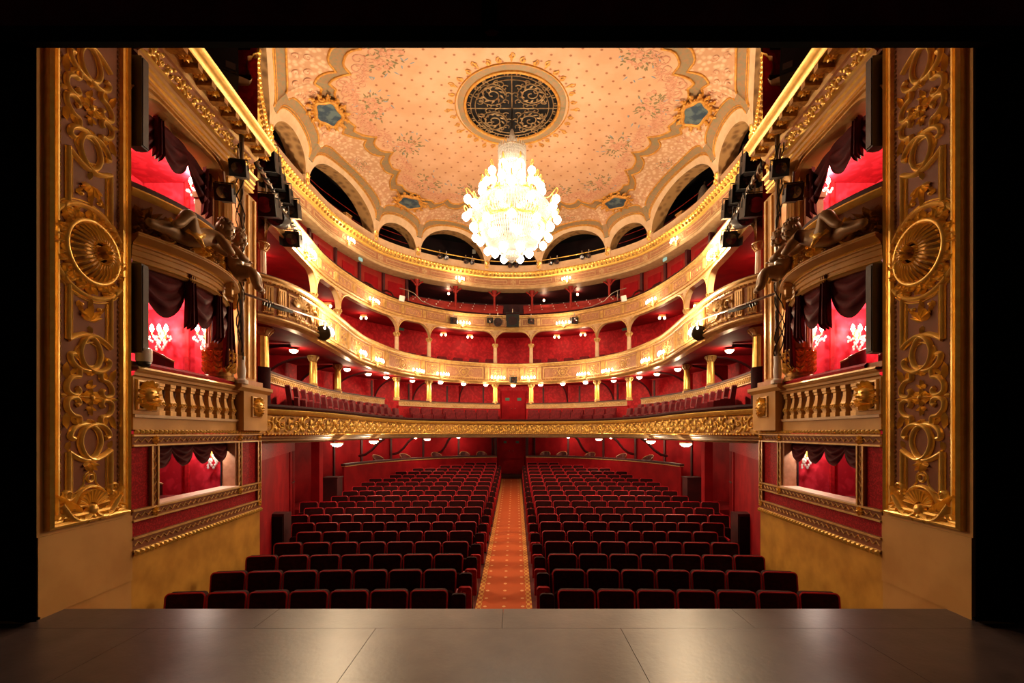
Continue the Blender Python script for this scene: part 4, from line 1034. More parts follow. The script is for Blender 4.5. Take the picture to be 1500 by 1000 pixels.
for i in range(8):
    s = -CB.H+.15+i*(CB.L-.3)/7; q = MB(CB.M(s, -.05, 3.950)); rr = random.Random(i)
    for k in range(13): a = rr.uniform(-.3, PI+.3); q.leaf(rr.uniform(-.08, .08), rr.uniform(-.16, .03), a, rr.uniform(.10, .2), .04, .09)
    for k in range(8): q.dome(rr.uniform(-.12, .12), rr.uniform(-.18, .02), rr.uniform(.02, .04), .08, 6)
    q.rib(spiral(0, -.08, .09, .02, 0, 8, 14), .02, .08)
    q.build('leaf_relief', 'gold' if i % 2 else 'gold_dark', ub, smooth=50)
q = MB(CB.M(.45, .03, 3.580)); q.box(-.05, .05, -.08, .0, -.1, .1); q.rib(spiral(0, .05, .06, .015, PI/2, PI/2+7, 12), .02, .10); q.leaf(0, -.02, -PI/2, .12, .04, .1); q.build('front_bracket', 'gilt', ub)
# opening of the upper box: arch panel with moulded edge
def arch_wall(d0, d1, zs, zt, r, ztop, parent):
    N = 12; lo = []
    for i in range(2*N+9):
        if i <= N: a = PI-PI/2*i/N; d = d0+r+r*math.cos(a); z = zs+(zt-zs)*math.sin(a)
        elif i < N+8: d = d0+r+(d1-d0-2*r)*(i-N)/8; z = zt
        else: a = PI/2-PI/2*(i-N-8)/N; d = d1-r+r*math.cos(a); z = zs+(zt-zs)*math.sin(a)
        lo.append((d, z))
    q = MB(); q.grid([[WP(d, z, .02) for d, z in lo], [WP(d, ztop, .02) for d, z in lo]]); q.grid([[WP(d, z, -.3) for d, z in lo], [WP(d, z, .02) for d, z in lo]])
    q.build('arch_wall', 'tan', parent, smooth=30)
    for off, w_, n_, m in ((0, .05, .06, 'gilt'), (.09, .02, .04, 'gilt')):
        q = MB(WM(0, 0, .02)); cx = (d0+d1)/2; q.M = None; rows = []
        for d, z in lo:
            sc = 1+off/((d1-d0)/2); dd = cx+(d-cx)*sc; zz = z+off
            rows.append([WP(dd, zz, .02), WP(dd, zz+w_*.1, .02+n_), WP(dd, zz+w_*.8, .02+n_*.8), WP(dd, zz+w_, .02)])
        q.grid(rows).build('arch_moulding', m, parent, smooth=40)
arch_wall(4.86, 6.62, 5.02, 5.40, .40, 5.56, ub)
q = MB(WM(4.98, 5.46, .03)); q.rib(spiral(0, 0, .09, .015, PI/2, PI/2+8, 16), .02, .04); q.build('corner_volute', 'gold', ub)
room(4.0, 5.54, ub)
# ---- engaged pilaster, pier and entablature
pc = thing('engaged_column', WP(6.86, 2.3, 0), 'fluted tan and gilt engaged column at the end of the stage boxes', 'column', 'engaged columns of the stage boxes')
cx, cy, _ = WP(6.70, 0, -.10)
MB().lathe([(.20, 0), (.20, .06), (.185, .08), (.185, .42), (.20, .44), (.20, .47)], 24, (cx, cy, 2.36)).build('column_drum', 'gold_dark', pc, smooth=30)
q = MB()
for k in range(12):
    a = 2*PI*k/12; M = Matrix.Translation((cx+.185*math.cos(a), cy+.185*math.sin(a), 2.62)) @ Matrix.Rotation(a+PI/2, 4, 'Z')
    m2 = MB(M)
    for j in range(4): m2.leaf(0, -.15+.08*j, PI/2+.6, .11, .03, .03); m2.leaf(0, -.15+.08*j, PI/2-.6, .11, .03, .03)
    m2.rib(spiral(0, .13, .045, .01, -PI/2, 5, 9), .012, .03); q.add(m2.v, m2.f)
q.build('drum_relief', 'gold', pc, smooth=50)
MB().lathe([(.172, 2.83), (.165, 5.0), (.16, 5.05)], 40, (cx, cy, 0), lambda i: 1 if i % 4 < 2 else .93).build('fluted_shaft', 'tan', pc, smooth=20)
q = MB()
for k in range(10): a = 2*PI*(k*4+1.5)/40; q.tube([(cx+.168*math.cos(a), cy+.168*math.sin(a), 2.9), (cx+.158*math.cos(a), cy+.158*math.sin(a), 5.02)], .010, 4)
q.build('gilt_fluting', 'gold', pc)
MB().lathe([(.16, 5.05), (.185, 5.08), (.168, 5.12), (.175, 5.28), (.22, 5.42), (.24, 5.46), (.24, 5.54)], 24, (cx, cy, 0)).build('capital', 'gilt', pc, smooth=30)
q = MB()
for k in range(12):
    a = 2*PI*k/12; M = Matrix.Translation((cx+.172*math.cos(a), cy+.172*math.sin(a), 5.13)) @ Matrix.Rotation(a+PI/2, 4, 'Z'); m2 = MB(M); m2.leaf(0, 0, PI/2, .22, .05, .06); q.add(m2.v, m2.f)
q.build('capital_leaves', 'gold', pc)
wb(MB(), 7.12, 7.72, 2.3, 5.54, -.3, -.06).build('rear_pier', 'tan', pc)
for d in (7.2, 7.4, 7.6): wb(MB(), d, d+.05, 2.5, 5.5, -.06, -.03).build('gilt_strip', 'gilt', pc)
# inner jamb pier of the upper box (pale panelled)
wb(MB(), 6.50, 6.66, 4.41, 5.02, -.34, -.08).build('panelled_jamb', 'blush', pc); wb(MB(), 6.47, 6.69, 4.98, 5.06, -.36, -.04).build('jamb_cap', 'blush', pc)
en = thing('entablature', WP(6.2, 5.55, 0), 'rich gilt entablature over the stage boxes with leaf scroll frieze and coffered soffit', 'entablature', 'entablatures over the stage boxes')
E0, E1 = ws(4.5), ws(7.95)
WE = wcurve([(WX(d), d) for d in (3.84, 5, 6, 7, 8.2)]); EM = (3.84+8.2)/2
def es(d): return (d-EM)*1.003
e0, e1 = es(4.89), es(7.45)
def esw(prof, name, m, sm=False): sweep(MB(), WE, e0, e1, prof, .5).build(name, m, en, smooth=sm)
esw([(-.3, 5.55), (.02, 5.55), (.02, 5.62), (.04, 5.62), (.04, 5.69), (.06, 5.69), (.06, 5.75), (.10, 5.78), (.04, 5.80)], 'architrave', 'tan')
for n_, z in ((.04, 5.622), (.06, 5.692), (.10, 5.775), (.03, 5.56)): esw([(n_-.02, z-.012), (n_+.008, z), (n_-.02, z+.012)], 'gilt_fillet', 'gold')
esw([(.04, 5.80), (.03, 5.81), (.03, 6.07), (.06, 6.08)], 'frieze_ground', 'blush')
esw([(.06, 6.08), (.10, 6.11), (.11, 6.14), (.12, 6.15)], 'bed_moulding', 'gilt')
esw([(.12, 6.15), (.30, 6.17)], 'coffered_soffit', 'gold_dark')
esw([(.30, 6.17), (.31, 6.23), (.33, 6.25), (.37, 6.29), (.38, 6.33), (.36, 6.36), (-.5, 6.37)], 'corona', 'gold', 40)
F = None
for i in range(5): F = place(F, rinceau(MB(), .48, .2), 'leaf_scroll', 'gold', WE.M(e0+.28+i*.50, .03, 5.94), en)
for i in range(9):
    s = e0+.12+i*.285; q = MB(WE.M(s, 0, 0)); q.box(-.045, .045, -.30, -.10, 6.09, 6.165); q.build('modillion', 'gold_dark', en)
    M = Matrix.Translation(WE.P(s+.143, .21, 6.155)); m2 = MB(M @ Matrix(((1, 0, 0, 0), (0, 0, 1, 0), (0, 1, 0, 0), (0, 0, 0, 1)))); m2.rosette(0, 0, .08, .05, 8); m2.build('coffer_rosette', 'gold', en)
# ---- curtains
cu = thing('box_curtain', WP(5.9, 3.5, .15), 'dark plum velvet swags hanging below the curved box front', 'curtain', 'curtains of the first level stage boxes')
nb = lambda d: .0+.23*math.sin(PI*min(1, max(0, (d-4.86)/1.86)))**.9
valance(cu, 4.9, 6.62, 3.54, nb, 3, .62, name='velvet_swag')
def jabot(parent, d, n, z0, z1, w0, w1, name='velvet_tail'):
    rows = []
    for v in range(10):
        f = v/9; rows.append([])
        for u in range(17):
            a = u/16; wd_ = w0+(w1-w0)*f; rows[-1].append(WP(d+(a-.5)*wd_, z0+(z1-z0)*f-.10*f*abs(math.sin(3*PI*a)), n+.04*math.cos(6*PI*a)))
    MB().grid(rows).build(name, 'drape', parent, smooth=1)
for d, z1, w1 in ((5.5, 2.95, .20), (6.06, 2.9, .20), (6.62, 2.62, .30)): jabot(cu, d, nb(d)+.03, 3.52, z1, .10, w1)
cv = thing('box_curtain', WP(5.9, 5.4, -.1), 'dark red velvet drapery bunched under the arch of the upper box', 'curtain', 'curtains of the upper stage boxes')
valance(cv, 4.9, 6.6, 5.5, -.14, 3, .48, z_at=lambda d: 5.02+.38*math.sin(PI*min(1, max(0, (d-4.86)/1.76)))**.5, name='velvet_swag')
jabot(cv, 6.45, -.12, 5.35, 4.75, .2, .32); jabot(cv, 5.45, -.12, 5.45, 5.0, .1, .16)
at = thing('attic_pier', WP(7.0, 6.38, -.5), 'pale panelled attic wall with pilaster strips above the stage box cornice', 'wall panel', 'attic walls above the stage boxes')
wb(MB(), 4.9, 7.3, 6.38, 7.55, -.7, -.55).build('attic_wall', 'taupe', at)
for d in (5.4, 6.2, 7.0): wb(MB(), d, d+.22, 6.38, 7.5, -.55, -.47).build('pilaster_strip', 'blush', at)
mirror(bb, 'first level stage box with gilt baluster railing and no camera on its rail'); bb['label'] = 'first level stage box with gilt baluster railing and a white dome camera on it'
for o in (at, gb, ub, pc, en, vl, cu, cv): mirror(o)
# ------------------------------------------------------------------ stalls seats
def rrect(w, z0, z1, r, n=5, flare=0):       # rounded-top outline, left bottom to right bottom
    P = [(-w, z0)]
    for k in range(n+1): a = PI-PI/2*k/n; P.append((-w-flare+r+r*math.cos(a), z1-r+r*math.sin(a)))
    for k in range(n+1): a = PI/2-PI/2*k/n; P.append((w+flare-r+r*math.cos(a), z1-r+r*math.sin(a)))
    P.append((w, z0)); return P
def slab(mb, P, y0, y1, tilt=0, bulge=0):
    n = len(P); zc = sum(p[1] for p in P)/n
    def Y(y, z): return y+tilt*(z-.4)
    vs = [(x, Y(y0, z), z) for x, z in P]+[(x, Y(y1, z), z) for x, z in P]
    vs.append((0, Y(y0, zc)-bulge, zc)); c = 2*n
    fs = [(i, (i+1) % n, n+(i+1) % n, n+i) for i in range(n)]+[tuple(n+i for i in range(n))]+[((i+1) % n, i, c) for i in range(n)]
    return mb.add(vs, fs)
def seat_parts(root, full=True):
    P = rrect(.204, .28, .84, .05, flare=.012)
    def put(name, mb, m, par=root, sm=30):
        o = mb.build(name, m, None, smooth=sm); o.parent = par; return o
    put('backrest', slab(MB(), P, -.03, .05, .16, .015), 'velvet')  # near-black colour carries the shade on fronts facing the stage
    put('lit_rim', MB().tube([(x, -.03+.16*(z-.4), z) for x, z in P], .011, 4), 'lit_rim')  # outline tube in the brighter red, a painted top-lit edge
    if full:
        put('folded_seat', slab(MB(), rrect(.20, .24, .60, .05), -.14, -.06, .05, .02), 'velvet')
        for sx in (1,):
            q = MB(); q.box(sx*.235-.012, sx*.235+.012, -.20, .10, .22, .54); put('side_panel', q, 'velvet')
            q = MB(); q.box(sx*.235-.014, sx*.235+.014, -.23, .08, .54, .575); put('armrest', q, 'lit_rim')
        put('foot', MB().box(-.2, -.16, -.05, .08, 0, .3).box(.16, .2, -.05, .08, 0, .3), 'black_metal')
rows_ = [7, 7, 7, 7, 7, 8, 9, 9, 10, 9, 9, 9, 9, 9, 8, 8, 7, 5, 3]
LROW = ['front row nearest the stage', 'second row from the stage', 'third row from the stage', 'fourth row from the stage', 'fifth row from the stage', 'sixth row from the stage', 'seventh row from the stage', 'eighth row from the stage', 'ninth row from the stage', 'tenth row from the stage',
        'eleventh row from the stage', 'twelfth row from the stage', 'thirteenth row from the stage', 'fourteenth row from the stage', 'fifteenth row from the stage', 'sixteenth row from the stage', 'seventeenth row from the stage', 'row before the last', 'short last row']
proto = thing('theatre_chair', (0, 0, -20), 'x', 'chair'); seat_parts(proto, True)
proto_s = thing('theatre_chair', (0, 0, -20), 'x', 'chair'); seat_parts(proto_s, False)
astro = thing('folding_chair', (0, 0, -20), 'x', 'chair')
def put(root, name, mb, m, sm=30):
    o = mb.build(name, m, None, smooth=sm); o.parent = root; return o
put(astro, 'end_panel', slab(MB(Matrix.Rotation(PI/2, 4, 'Z')), [(-.22, .12), (-.24, .50), (-.16, .60), (.05, .62), (.14, .82), (.19, .80), (.17, .12)], -.02, .02), 'velvet_red')
put(astro, 'tip_up_seat', slab(MB(), rrect(.09, .28, .66, .04), -.10, -.03, .08, .02), 'velvet_red'); put(astro, 'backrest', slab(MB(), rrect(.085, .35, .80, .04), .02, .07, .14, .0), 'velvet'); put(astro, 'bracket', MB().box(-.03, .03, -.03, .05, .0, .35), 'black_metal')
PITCH = .470; ROWD = .787; D0 = 5.32
for i, nseat in enumerate(rows_):
    d = D0+i*ROWD
    for sg in (-1, 1):
        xa = -.70 if sg < 0 else .58
        for k in range(nseat):
            x = xa+sg*PITCH*(k+.5); dd = d-.012*(x*x)*.6
            s = copy_tree(proto if i < 11 else proto_s); s.location = (x, dd, floorz(d))
            s.rotation_euler = (0, 0, -.03*x)
            s['label'] = 'dark velvet seat with painted lit rim, '+LROW[i]+', '+ORD[k]+' from the aisle'; s['group'] = 'stalls seats'
        if i < 18:
            s = copy_tree(astro); s.location = (xa-sg*.115, d-.05, floorz(d)); s.scale.x = -sg
            s['label'] = 'narrow red tip-up seat at the aisle end of the '+LROW[i]; s['group'] = 'tip-up aisle seats'
def kill(o):
    for c in list(o.children): kill(c)
    bpy.data.objects.remove(o)
for o in (proto, proto_s, astro): kill(o)
# ------------------------------------------------------------------ balcony seats
bs = thing('balcony_chair', (0, 0, -20), 'x', 'chair')
put(bs, 'backrest', slab(MB(), rrect(.215, .30, .80, .05), -.03, .06, .14, .02), 'seat_balcony'); put(bs, 'seat_cushion', slab(MB(), rrect(.21, .26, .56, .05), -.14, -.06, .05, .02), 'seat_balcony')
for sx in (1,): put(bs, 'armrest', MB().box(sx*.235-.012, sx*.235+.012, -.2, .08, .2, .52), 'seat_balcony')
def bseat(C, s, n, z, lb, g, face=0):
    x, y, tx, ty, nx, ny = C.fr(s); o = copy_tree(bs); o.location = (x+nx*n, y+ny*n, z); o.rotation_euler = (0, 0, math.atan2(ty, tx)+face)
    o['label'] = lb; o['group'] = g; o.scale = (.93, 1, 1)
for sg in (-1, 1):
    for k in range(8): bseat(C3, sg*(.85+k*.5), .30, 1.72, 'crimson balcony seat in the centre back row, '+ORD[k]+' from the centre door', 'balcony back row seats')
    for k in range(5): bseat(C3, sg*(.95+k*.49), .66, 1.60, 'crimson balcony seat in the centre front row, '+ORD[k]+' from the centre door', 'balcony front row seats')
    for k in range(14): bseat(C3, sg*(5.9+k*.49), .32, 1.76, 'crimson seat in the upper side row of the first balcony, '+ORD[k]+' from the steps', 'side balcony upper seats', -sg*.25)
    for k in range(12): bseat(C3, sg*(5.9+k*.49), .75, 1.62, 'crimson seat in the lower side row of the first balcony, '+ORD[k]+' from the steps', 'side balcony lower seats', -sg*.25)
    for k in range(9): bseat(C3, sg*(.9+k*.62), -.45, 3.88, 'dark seat seen over the second tier rail, '+ORD[k]+' from the centre columns', 'second tier seats')
kill(bs)
# upper gallery benches with small white number studs
CG = [Curve(T3, .45), Curve(T3, 1.0), Curve(T3, 1.6)]
for r, (C, z) in enumerate(zip(CG, (6.36, 6.62, 6.9))):
    for sg in (-1, 1):
        a, b = sorted((sg*.45, sg*4.6))
        t = thing('gallery_bench', C.P((a+b)/2, 0, z), ('front', 'middle', 'rear')[r]+' red bench of the upper gallery dotted with white number studs', 'bench', 'upper gallery benches')
        sweep(MB(), C, a, b, [(.06, z), (.05, z+.36), (-.03, z+.38), (-.06, z)], .3, True).build('bench_back', 'red_paint', t)
        sweep(MB(), C, a, b, [(.40, z+.0), (.40, z+.12), (.05, z+.12), (.05, z)], .3, True).build('bench_seat', 'velvet', t)
        q = MB(); k = int((b-a)/.48)
        for i in range(k): q.ball(C.P(a+(i+.5)*(b-a)/k, .05, z+.38), .022, 6, 4)
        q.build('number_stud', 'white_plastic', t, kind='stuff')
PL = ['slim red post beside the centre of the upper gallery', 'second slim red post from the centre of the upper gallery', 'third slim red post from the centre of the upper gallery']
for i, s in enumerate((.75, 2.32, 3.9)):
    for sg in (-1, 1):
        x, y, z = CR.P(sg*s, -.35, 6.3); t = thing('gallery_post', (x, y, z), PL[i], 'post', 'upper gallery posts')
        MB().lathe([(.06, 6.2), (.05, 6.3), (.045, 7.35), (.06, 7.4), (.11, 7.55), (.13, 7.6)], 12, (x, y, 0)).build('shaft', 'red_paint', t, smooth=30)
        q = MB(CR.M(sg*s, -.35, 7.45))
        for sx in (-1, 1): q.tube([(sx*.04, 0, -.1), (sx*.12, 0, 0), (sx*.25, 0, .1)], .03, 6)
        q.build('bracket', 'red_paint', t)
# side cabins of the upper gallery: red panelled partitions and doors
for sg in (-1, 1):
    for k, s in enumerate((5.2, 6.3, 7.5, 8.8, 10.2, 11.6)):
        C = Curve(T3, .9); M = C.M(sg*s, 0, 0)
        t = thing('gallery_cabin', C.P(sg*s, 0, 6.3), 'red panelled cabin front with door in the upper gallery, '+ORD[k]+' from the benches', 'cabin', 'upper gallery cabins')
        w_ = .5 if k < 1 else .56
        MB(M).box(-w_, w_, -.02, .04, 6.2, 7.60).build('panel_board', 'red_paint', t)
        MB(M).box(-.32, .32, -.04, -.02, 6.3, 7.35).build('door_leaf', 'red_wall', t)
        MB(M).box(w_-.05, w_+.05, -.10, .04, 6.2, 7.60).build('panel_post', 'red_dark', t)
        q = MB(C.M(sg*(s+.55), 0, 0)); P = [(0, -.05-.0, 6.9), (0, -.25, 6.88), (0, -.5, 6.75), (0, -.7, 6.5)]
        q.tube(P, .03, 6); q.build('curved_divider', 'red_dark', t)
    C = Curve(T3, .35); h = MB(); P = [C.P(sg*s, 0, z) for s, z in ((4.9, 7.0), (4.5, 7.0), (4.25, 6.95), (3.9, 6.72), (3.4, 6.62), (2.8, 6.58))]
    h.tube(P, .014, 5); h.tube([P[1], (P[1][0], P[1][1], 6.3)], .014, 5); h.tube([P[4], (P[4][0], P[4][1], 6.2)], .014, 5)
    h.build('handrail', 'steel', label='thin bent metal handrail down the upper gallery steps', cat='handrail', group='upper gallery handrails')
# ------------------------------------------------------------------ lamps
def wall_light(C, s, n, z, lb, g, nb_=5, power=30, w_=.26):
    t = thing('wall_light', C.P(s, n, z), lb, 'lamp', g); M = C.M(s, n, z)
    q = MB(M); q.box(-.05, .05, -.03, .03, -.07, .07); q.rib([(-w_, .0), (0, -.05), (w_, 0)], .014, .03); q.leaf(0, 0, -PI/2, .14, .05, .04); q.build('bracket', 'gilt', t)
    for k in range(nb_):
        x = -w_+2*w_*k/(nb_-1); y = -.10-.05*math.cos(PI*(k/(nb_-1)-.5))
        MB(M).tube([(x, -.02, -.02), (x, y, -.02), (x, y, .01)], .008, 4).build('candle_arm', 'gilt', t)
        MB(M).lathe([(.006, .01), (.028, .035), (.032, .06), (.018, .10), (.004, .125)], 8, (x, y, 0)).build('bulb', 'bulb', t, smooth=1)
    lamp('glow', tuple(M @ Vector((0, -.30, .05))), power, .06, WARM, t)
    return t
O2 = ['nearest the hall axis', 'second from the hall axis', 'third from the hall axis', 'fourth from the hall axis', 'fifth from the hall axis', 'beside the round black spotlight']
for i, s in enumerate((.67, 3.11, 4.34, 6.85, 8.14, 10.97)):
    for sg in (-1, 1): wall_light(C2, sg*s, .08, 3.76, 'five-bulb gilt lamp cluster on the second balcony front, '+O2[i], 'lamps on the second balcony front', power=110 if i == 5 else 9)
O3 = ['nearest the hall axis', 'at the middle of the side', 'near the lighting boom']
for i, s in enumerate((2.12, 6.39, 10.47)):
    for sg in (-1, 1): wall_light(C3, sg*s, .08, 5.92, 'five-bulb gilt lamp cluster on the third balcony front, '+O3[i], 'lamps on the third balcony front', power=200 if i == 2 else 11)
for i, s in enumerate((2.31, 7.37)):
    for sg in (-1, 1): wall_light(CR, sg*s, .08, 7.70, 'small bulb cluster on the main cornice, '+('beside the chandelier' if i == 0 else 'further along the side'), 'lamps on the main cornice', 4, 9, .16)
def ceil_light(p, lb, g, power, r=.10, m='bulb'):
    t = thing('ceiling_light', p, lb, 'lamp', g)
    MB().lathe([(r*1.05, 0), (r*1.1, -.02), (r, -.03)], 14, (p[0], p[1], p[2]+.03)).build('base_ring', 'gilt', t)
    MB().lathe([(.01, -.075), (r*.6, -.06), (r*.95, -.02), (r*.95, 0)], 14, p).build('glass_bowl', m, t, smooth=1)
    lamp('glow', (p[0], p[1], p[2]-.16), power, .06, WARM, t)
for io, (x, d) in enumerate(((1.12, 18.2), (2.0, 17.9), (2.84, 17.4), (3.8, 16.76), (4.48, 15.7), (4.82, 14.8), (5.12, 13.7), (5.2, 10.5))):
    for sg in (-1, 1): ceil_light((sg*x, d+.25, 3.56), 'small round lamp on the first tier box ceiling, '+ORD[io]+' from the centre door', 'ceiling lamps of the first tier', 8)
ceil_light((0, 18.75, 3.56), 'small round lamp above the centre balcony door', 'ceiling lamps of the first tier', 8)
for io, (x, d) in enumerate(((3.95, 10.2), (4.0, 13.0), (3.35, 17.6))):
    for sg in (-1, 1): ceil_light((sg*x, d, 1.345), 'bright round lamp under the first balcony, '+ORD[io]+' from the stage boxes', 'lamps under the first balcony', 15, .13)
for io, s_ in enumerate((2.2, 4.0, 5.6, 7.0)):
    for sg in (-1, 1):
        p = PB.P(sg*s_, -.75, 1.40); ceil_light(p, 'small round ceiling lamp inside the stalls boxes, '+ORD[io]+' from the aisle door', 'lamps inside the stalls boxes', 7, .09)
for io, (x, d) in enumerate(((1.85, 19.2), (2.9, 18.75), (5.3, 16.0), (5.95, 14.5), (6.02, 10.7))):
    for sg in (-1, 1):
        t = thing('box_light', (sg*x, d, 5.62), 'pair of small bulbs under the third tier ceiling, '+ORD[io]+' from the hall axis', 'lamp', 'lamps inside the second tier')
        MB().box(sg*x-.12, sg*x+.12, d-.02, d+.02, 5.70, 5.78).build('bracket', 'gilt', t)
        for k in (-1, 1): MB().ball((sg*x+k*.09, d, 5.66), .045, 8, 5, 1.2).build('bulb', 'bulb_soft', t)
        lamp('glow', (sg*x, d-.12, 5.52), 5, .05, (1, .62, .40), t)
for x, d, z in ((-2.75, 19.2, 7.5), (1.35, 19.9, 7.42), (2.75, 19.3, 7.5), (-.8, 20.3, 7.2)):
    t = thing('gallery_bulb', (x, d, z), 'single bare bulb in the dark upper gallery', 'lamp', 'bulbs of the upper gallery')
    MB().box(x-.03, x+.03, d, d+.06, z-.06, z+.1).build('holder', 'red_paint', t); MB().ball((x, d-.03, z), .05, 8, 5).build('bulb', 'bulb_soft', t); lamp('glow', (x, d-.14, z), 4, .05, (1, .6, .35), t)
# crystal sconces inside the stage boxes
def sconce(x, y, z, sg, lb, g, power=16):
    x = sg*x; t = thing('crystal_sconce', (x, y, z), lb, 'lamp', g)
    MB().lathe([(.02, -.12), (.045, -.06), (.03, 0), (.04, .06)], 10, (x, y-.03, z)).build('back_plate', 'gold', t, smooth=1)
    for k in range(3):
        dx = (k-1)*.11; q = MB().tube([(x, y-.03, z-.04), (x+dx*.6, y-.09, z-.06), (x+dx, y-.11, z-.02), (x+dx, y-.11, z+.02)], .009, 5)
        ar = q.build('candle_arm', 'gold', t); MB().lathe([(.012, .02), (.03, .06), (.02, .11), (.003, .14)], 8, (x+dx, y-.11, z)).build('bulb', 'bulb', t, smooth=1)
        q = MB()
        for j in range(9):
            a = j*.7; q.ball((x+dx+.06*math.cos(a), y-.10+.05*math.sin(a), z-.06-.02*(j % 4)), .016, 5, 4, 1.5)
        q.build('crystal_drops', 'crystal', t, kind='stuff')
    q = MB()
    for j in range(14): a = j*.45; q.ball((x+.08*math.cos(a)*(1-.4*(j % 3)/3), y-.07, z-.14-.035*(j % 4)), .018, 5, 4, 1.5)
    q.build('crystal_drops', 'crystal', t, kind='stuff')
    lamp('glow', (x, y-.26, z+.06), power, .05, (1, .82, .70), t)
for sg in (-1, 1):
    sconce(5.40, 7.05, 3.13, sg, 'crystal wall sconce on the inner back wall of the first level stage box', 'outer sconces of the first level boxes', 16)
    sconce(4.70, 7.05, 3.13, sg, 'crystal wall sconce beside the curtain tail in the first level stage box', 'inner sconces of the first level boxes', 16)
    sconce(4.80, 7.05, 5.40, sg, 'crystal wall sconce under the arch of the upper stage box', 'sconces of the upper boxes', 20)
    sconce(4.60, 7.05, 1.30, sg, 'crystal wall sconce half hidden by the ground box valance', 'sconces of the ground boxes', 9)
    ceil_light((sg*5.15, 5.9, 5.47), 'bright lamp on the ceiling of the upper stage box', 'ceiling lamps of the upper boxes', 16, .12)
# chairs inside the stage boxes
def chair(x, y, z, rz, lb, g):
    t = thing('box_chair', (x, y, z), lb, 'chair', g, rz); M = Matrix.Translation((x, y, z)) @ Matrix.Rotation(rz, 4, 'Z')
    A = [PI*(1+k/12) for k in range(13)]
    fr = [(.23*math.cos(a), .05-.26*math.sin(a), .62+.14*(-math.sin(a))) for a in A]
    MB(M).tube(fr, .018, 6).build('back_frame', 'wood_frame', t, smooth=1)
    MB(M).grid([[(.22*math.cos(a), .05-.25*math.sin(a), .44) for a in A], [(.225*math.cos(a), .05-.255*math.sin(a), .61+.13*(-math.sin(a))) for a in A]]).build('backrest', 'chair_leather', t, smooth=1)
    MB(M).lathe([(.22, .40), (.24, .43), (.22, .47), (.05, .48)], 16, (0, .03, 0)).build('seat', 'chair_leather', t, smooth=40)
    for sx in (-1, 1):
        for sy in (-1, 1): MB(M).tube([(sx*.17, .03+sy*.17, 0), (sx*.18, .03+sy*.18, .42)], [.014, .02], 6).build('leg', 'wood_frame', t)
for x, y, z, rz, lb, g in ((-4.75, 5.7, 2.0, 2.2, 'bentwood chair nearer the dome camera in the first level box', None), (-4.72, 6.35, 2.0, 2.0, 'bentwood chair nearer the sconces in the box with the dome camera', None),
                        (4.75, 5.85, 2.0, -2.2, 'bentwood chair with curved back in the box without camera, nearer the column speaker', None), (4.7, 6.4, 2.0, -2.0, 'bentwood chair with curved back in the box without camera, nearer the sconces', None),
                        (-4.70, 6.15, .25, 2.1, 'single bentwood chair behind the ground box sill below the camera box', None), (4.70, 6.05, .25, -2.1, 'bentwood chair mid-window in the ground box that shows two chairs', None), (4.65, 5.5, .25, -2.1, 'bentwood chair at the stage end of the ground box with two chairs', None)):
    chair(x, y, z, rz, lb, g)
# chairs in the stalls boxes behind the parapet
for sg in (-1, 1):
    for k, s in enumerate((1.3, 2.0, 3.2, 4.6, 5.9)):
        x, y, z = PB.P(sg*s, -.45, -.02); a = PB.fr(sg*s); chair(x, y, z, math.atan2(a[3], a[2]), 'bentwood chair behind the dark stalls box rail, '+ORD[k]+' from the aisle door', 'chairs in the stalls boxes')
    for k, s in enumerate((1.0, 2.6, 4.3, 5.9, 7.4, 8.9)):
        M = SW.M(sg*s, 0, 0)
        MB(M).box(-.04, .04, -.05, .02, -.3, 1.42).build('wall_post', 'red_dark', label='dark upright on the red wall behind the stalls boxes, '+ORD[k]+' from the aisle door', cat='post', group='uprights behind the stalls boxes')
    for k, s in enumerate((2.8, 4.6, 6.1)):
        M = PB.M(sg*s, 0, 0); q = MB(M).tube([(0, .05, 1.38), (0, .3, 1.25), (0, .65, .95), (0, 1.0, .75), (0, 1.3, .70)], .05, 6)
        q.build('curved_brace', 'red_dark', label='dark curved brace over the stalls box rail, '+ORD[k]+' from the aisle door', cat='brace', group='braces in the stalls boxes')
# ------------------------------------------------------------------ loudspeakers, lighting booms, spotlights
def colspk(z0, z1, lb, g):
    t = thing('column_speaker', WP(4.93, z0, .05), lb, 'loudspeaker', g)
    M = WM(4.90, (z0+z1)/2, .08); h = (z1-z0)/2
    MB(M).box(-.05, .05, -.05, .08, -h, h).build('cabinet', 'speaker_brown', t); MB(M).box(-.04, .04, -.06, -.05, -h+.02, h-.02).build('front_grille', 'speaker_brown', t)
    for z in (-h*.7, h*.7): MB(M).box(-.02, .02, .09, .14, z-.03, z+.03).build('wall_bracket', 'black_metal', t)
    mirror(t)
colspk(2.46, 3.42, 'slim brown column loudspeaker at the first level stage box', 'lower column loudspeakers'); colspk(4.68, 5.66, 'slim brown column loudspeaker at the upper stage box', 'upper column loudspeakers')
cc = thing('dome_camera', WP(4.93, 2.37, .06), 'white cylindrical camera housing with dark dome on the left box rail', 'camera'); x, y, z = WP(4.93, 2.37, .10)
MB().lathe([(.07, 0), (.075, .02), (.075, .13), (.06, .15)], 16, (x, y, z)).build('housing', 'white_plastic', cc, smooth=30); MB().lathe([(.01, -.06), (.05, -.045), (.068, 0)], 16, (x, y, z)).build('dome', 'black_metal', cc, smooth=1)
BIGS = []
t = thing('stage_speaker', (-4.30, 6.7, 6.38), 'large black loudspeaker box above the stage box cornice', 'loudspeaker', 'loudspeakers above the cornices')
M = Matrix.Translation((-4.30, 6.7, 7.0)) @ Matrix.Rotation(.6, 4, 'Z') @ Matrix.Rotation(-.35, 4, 'X')
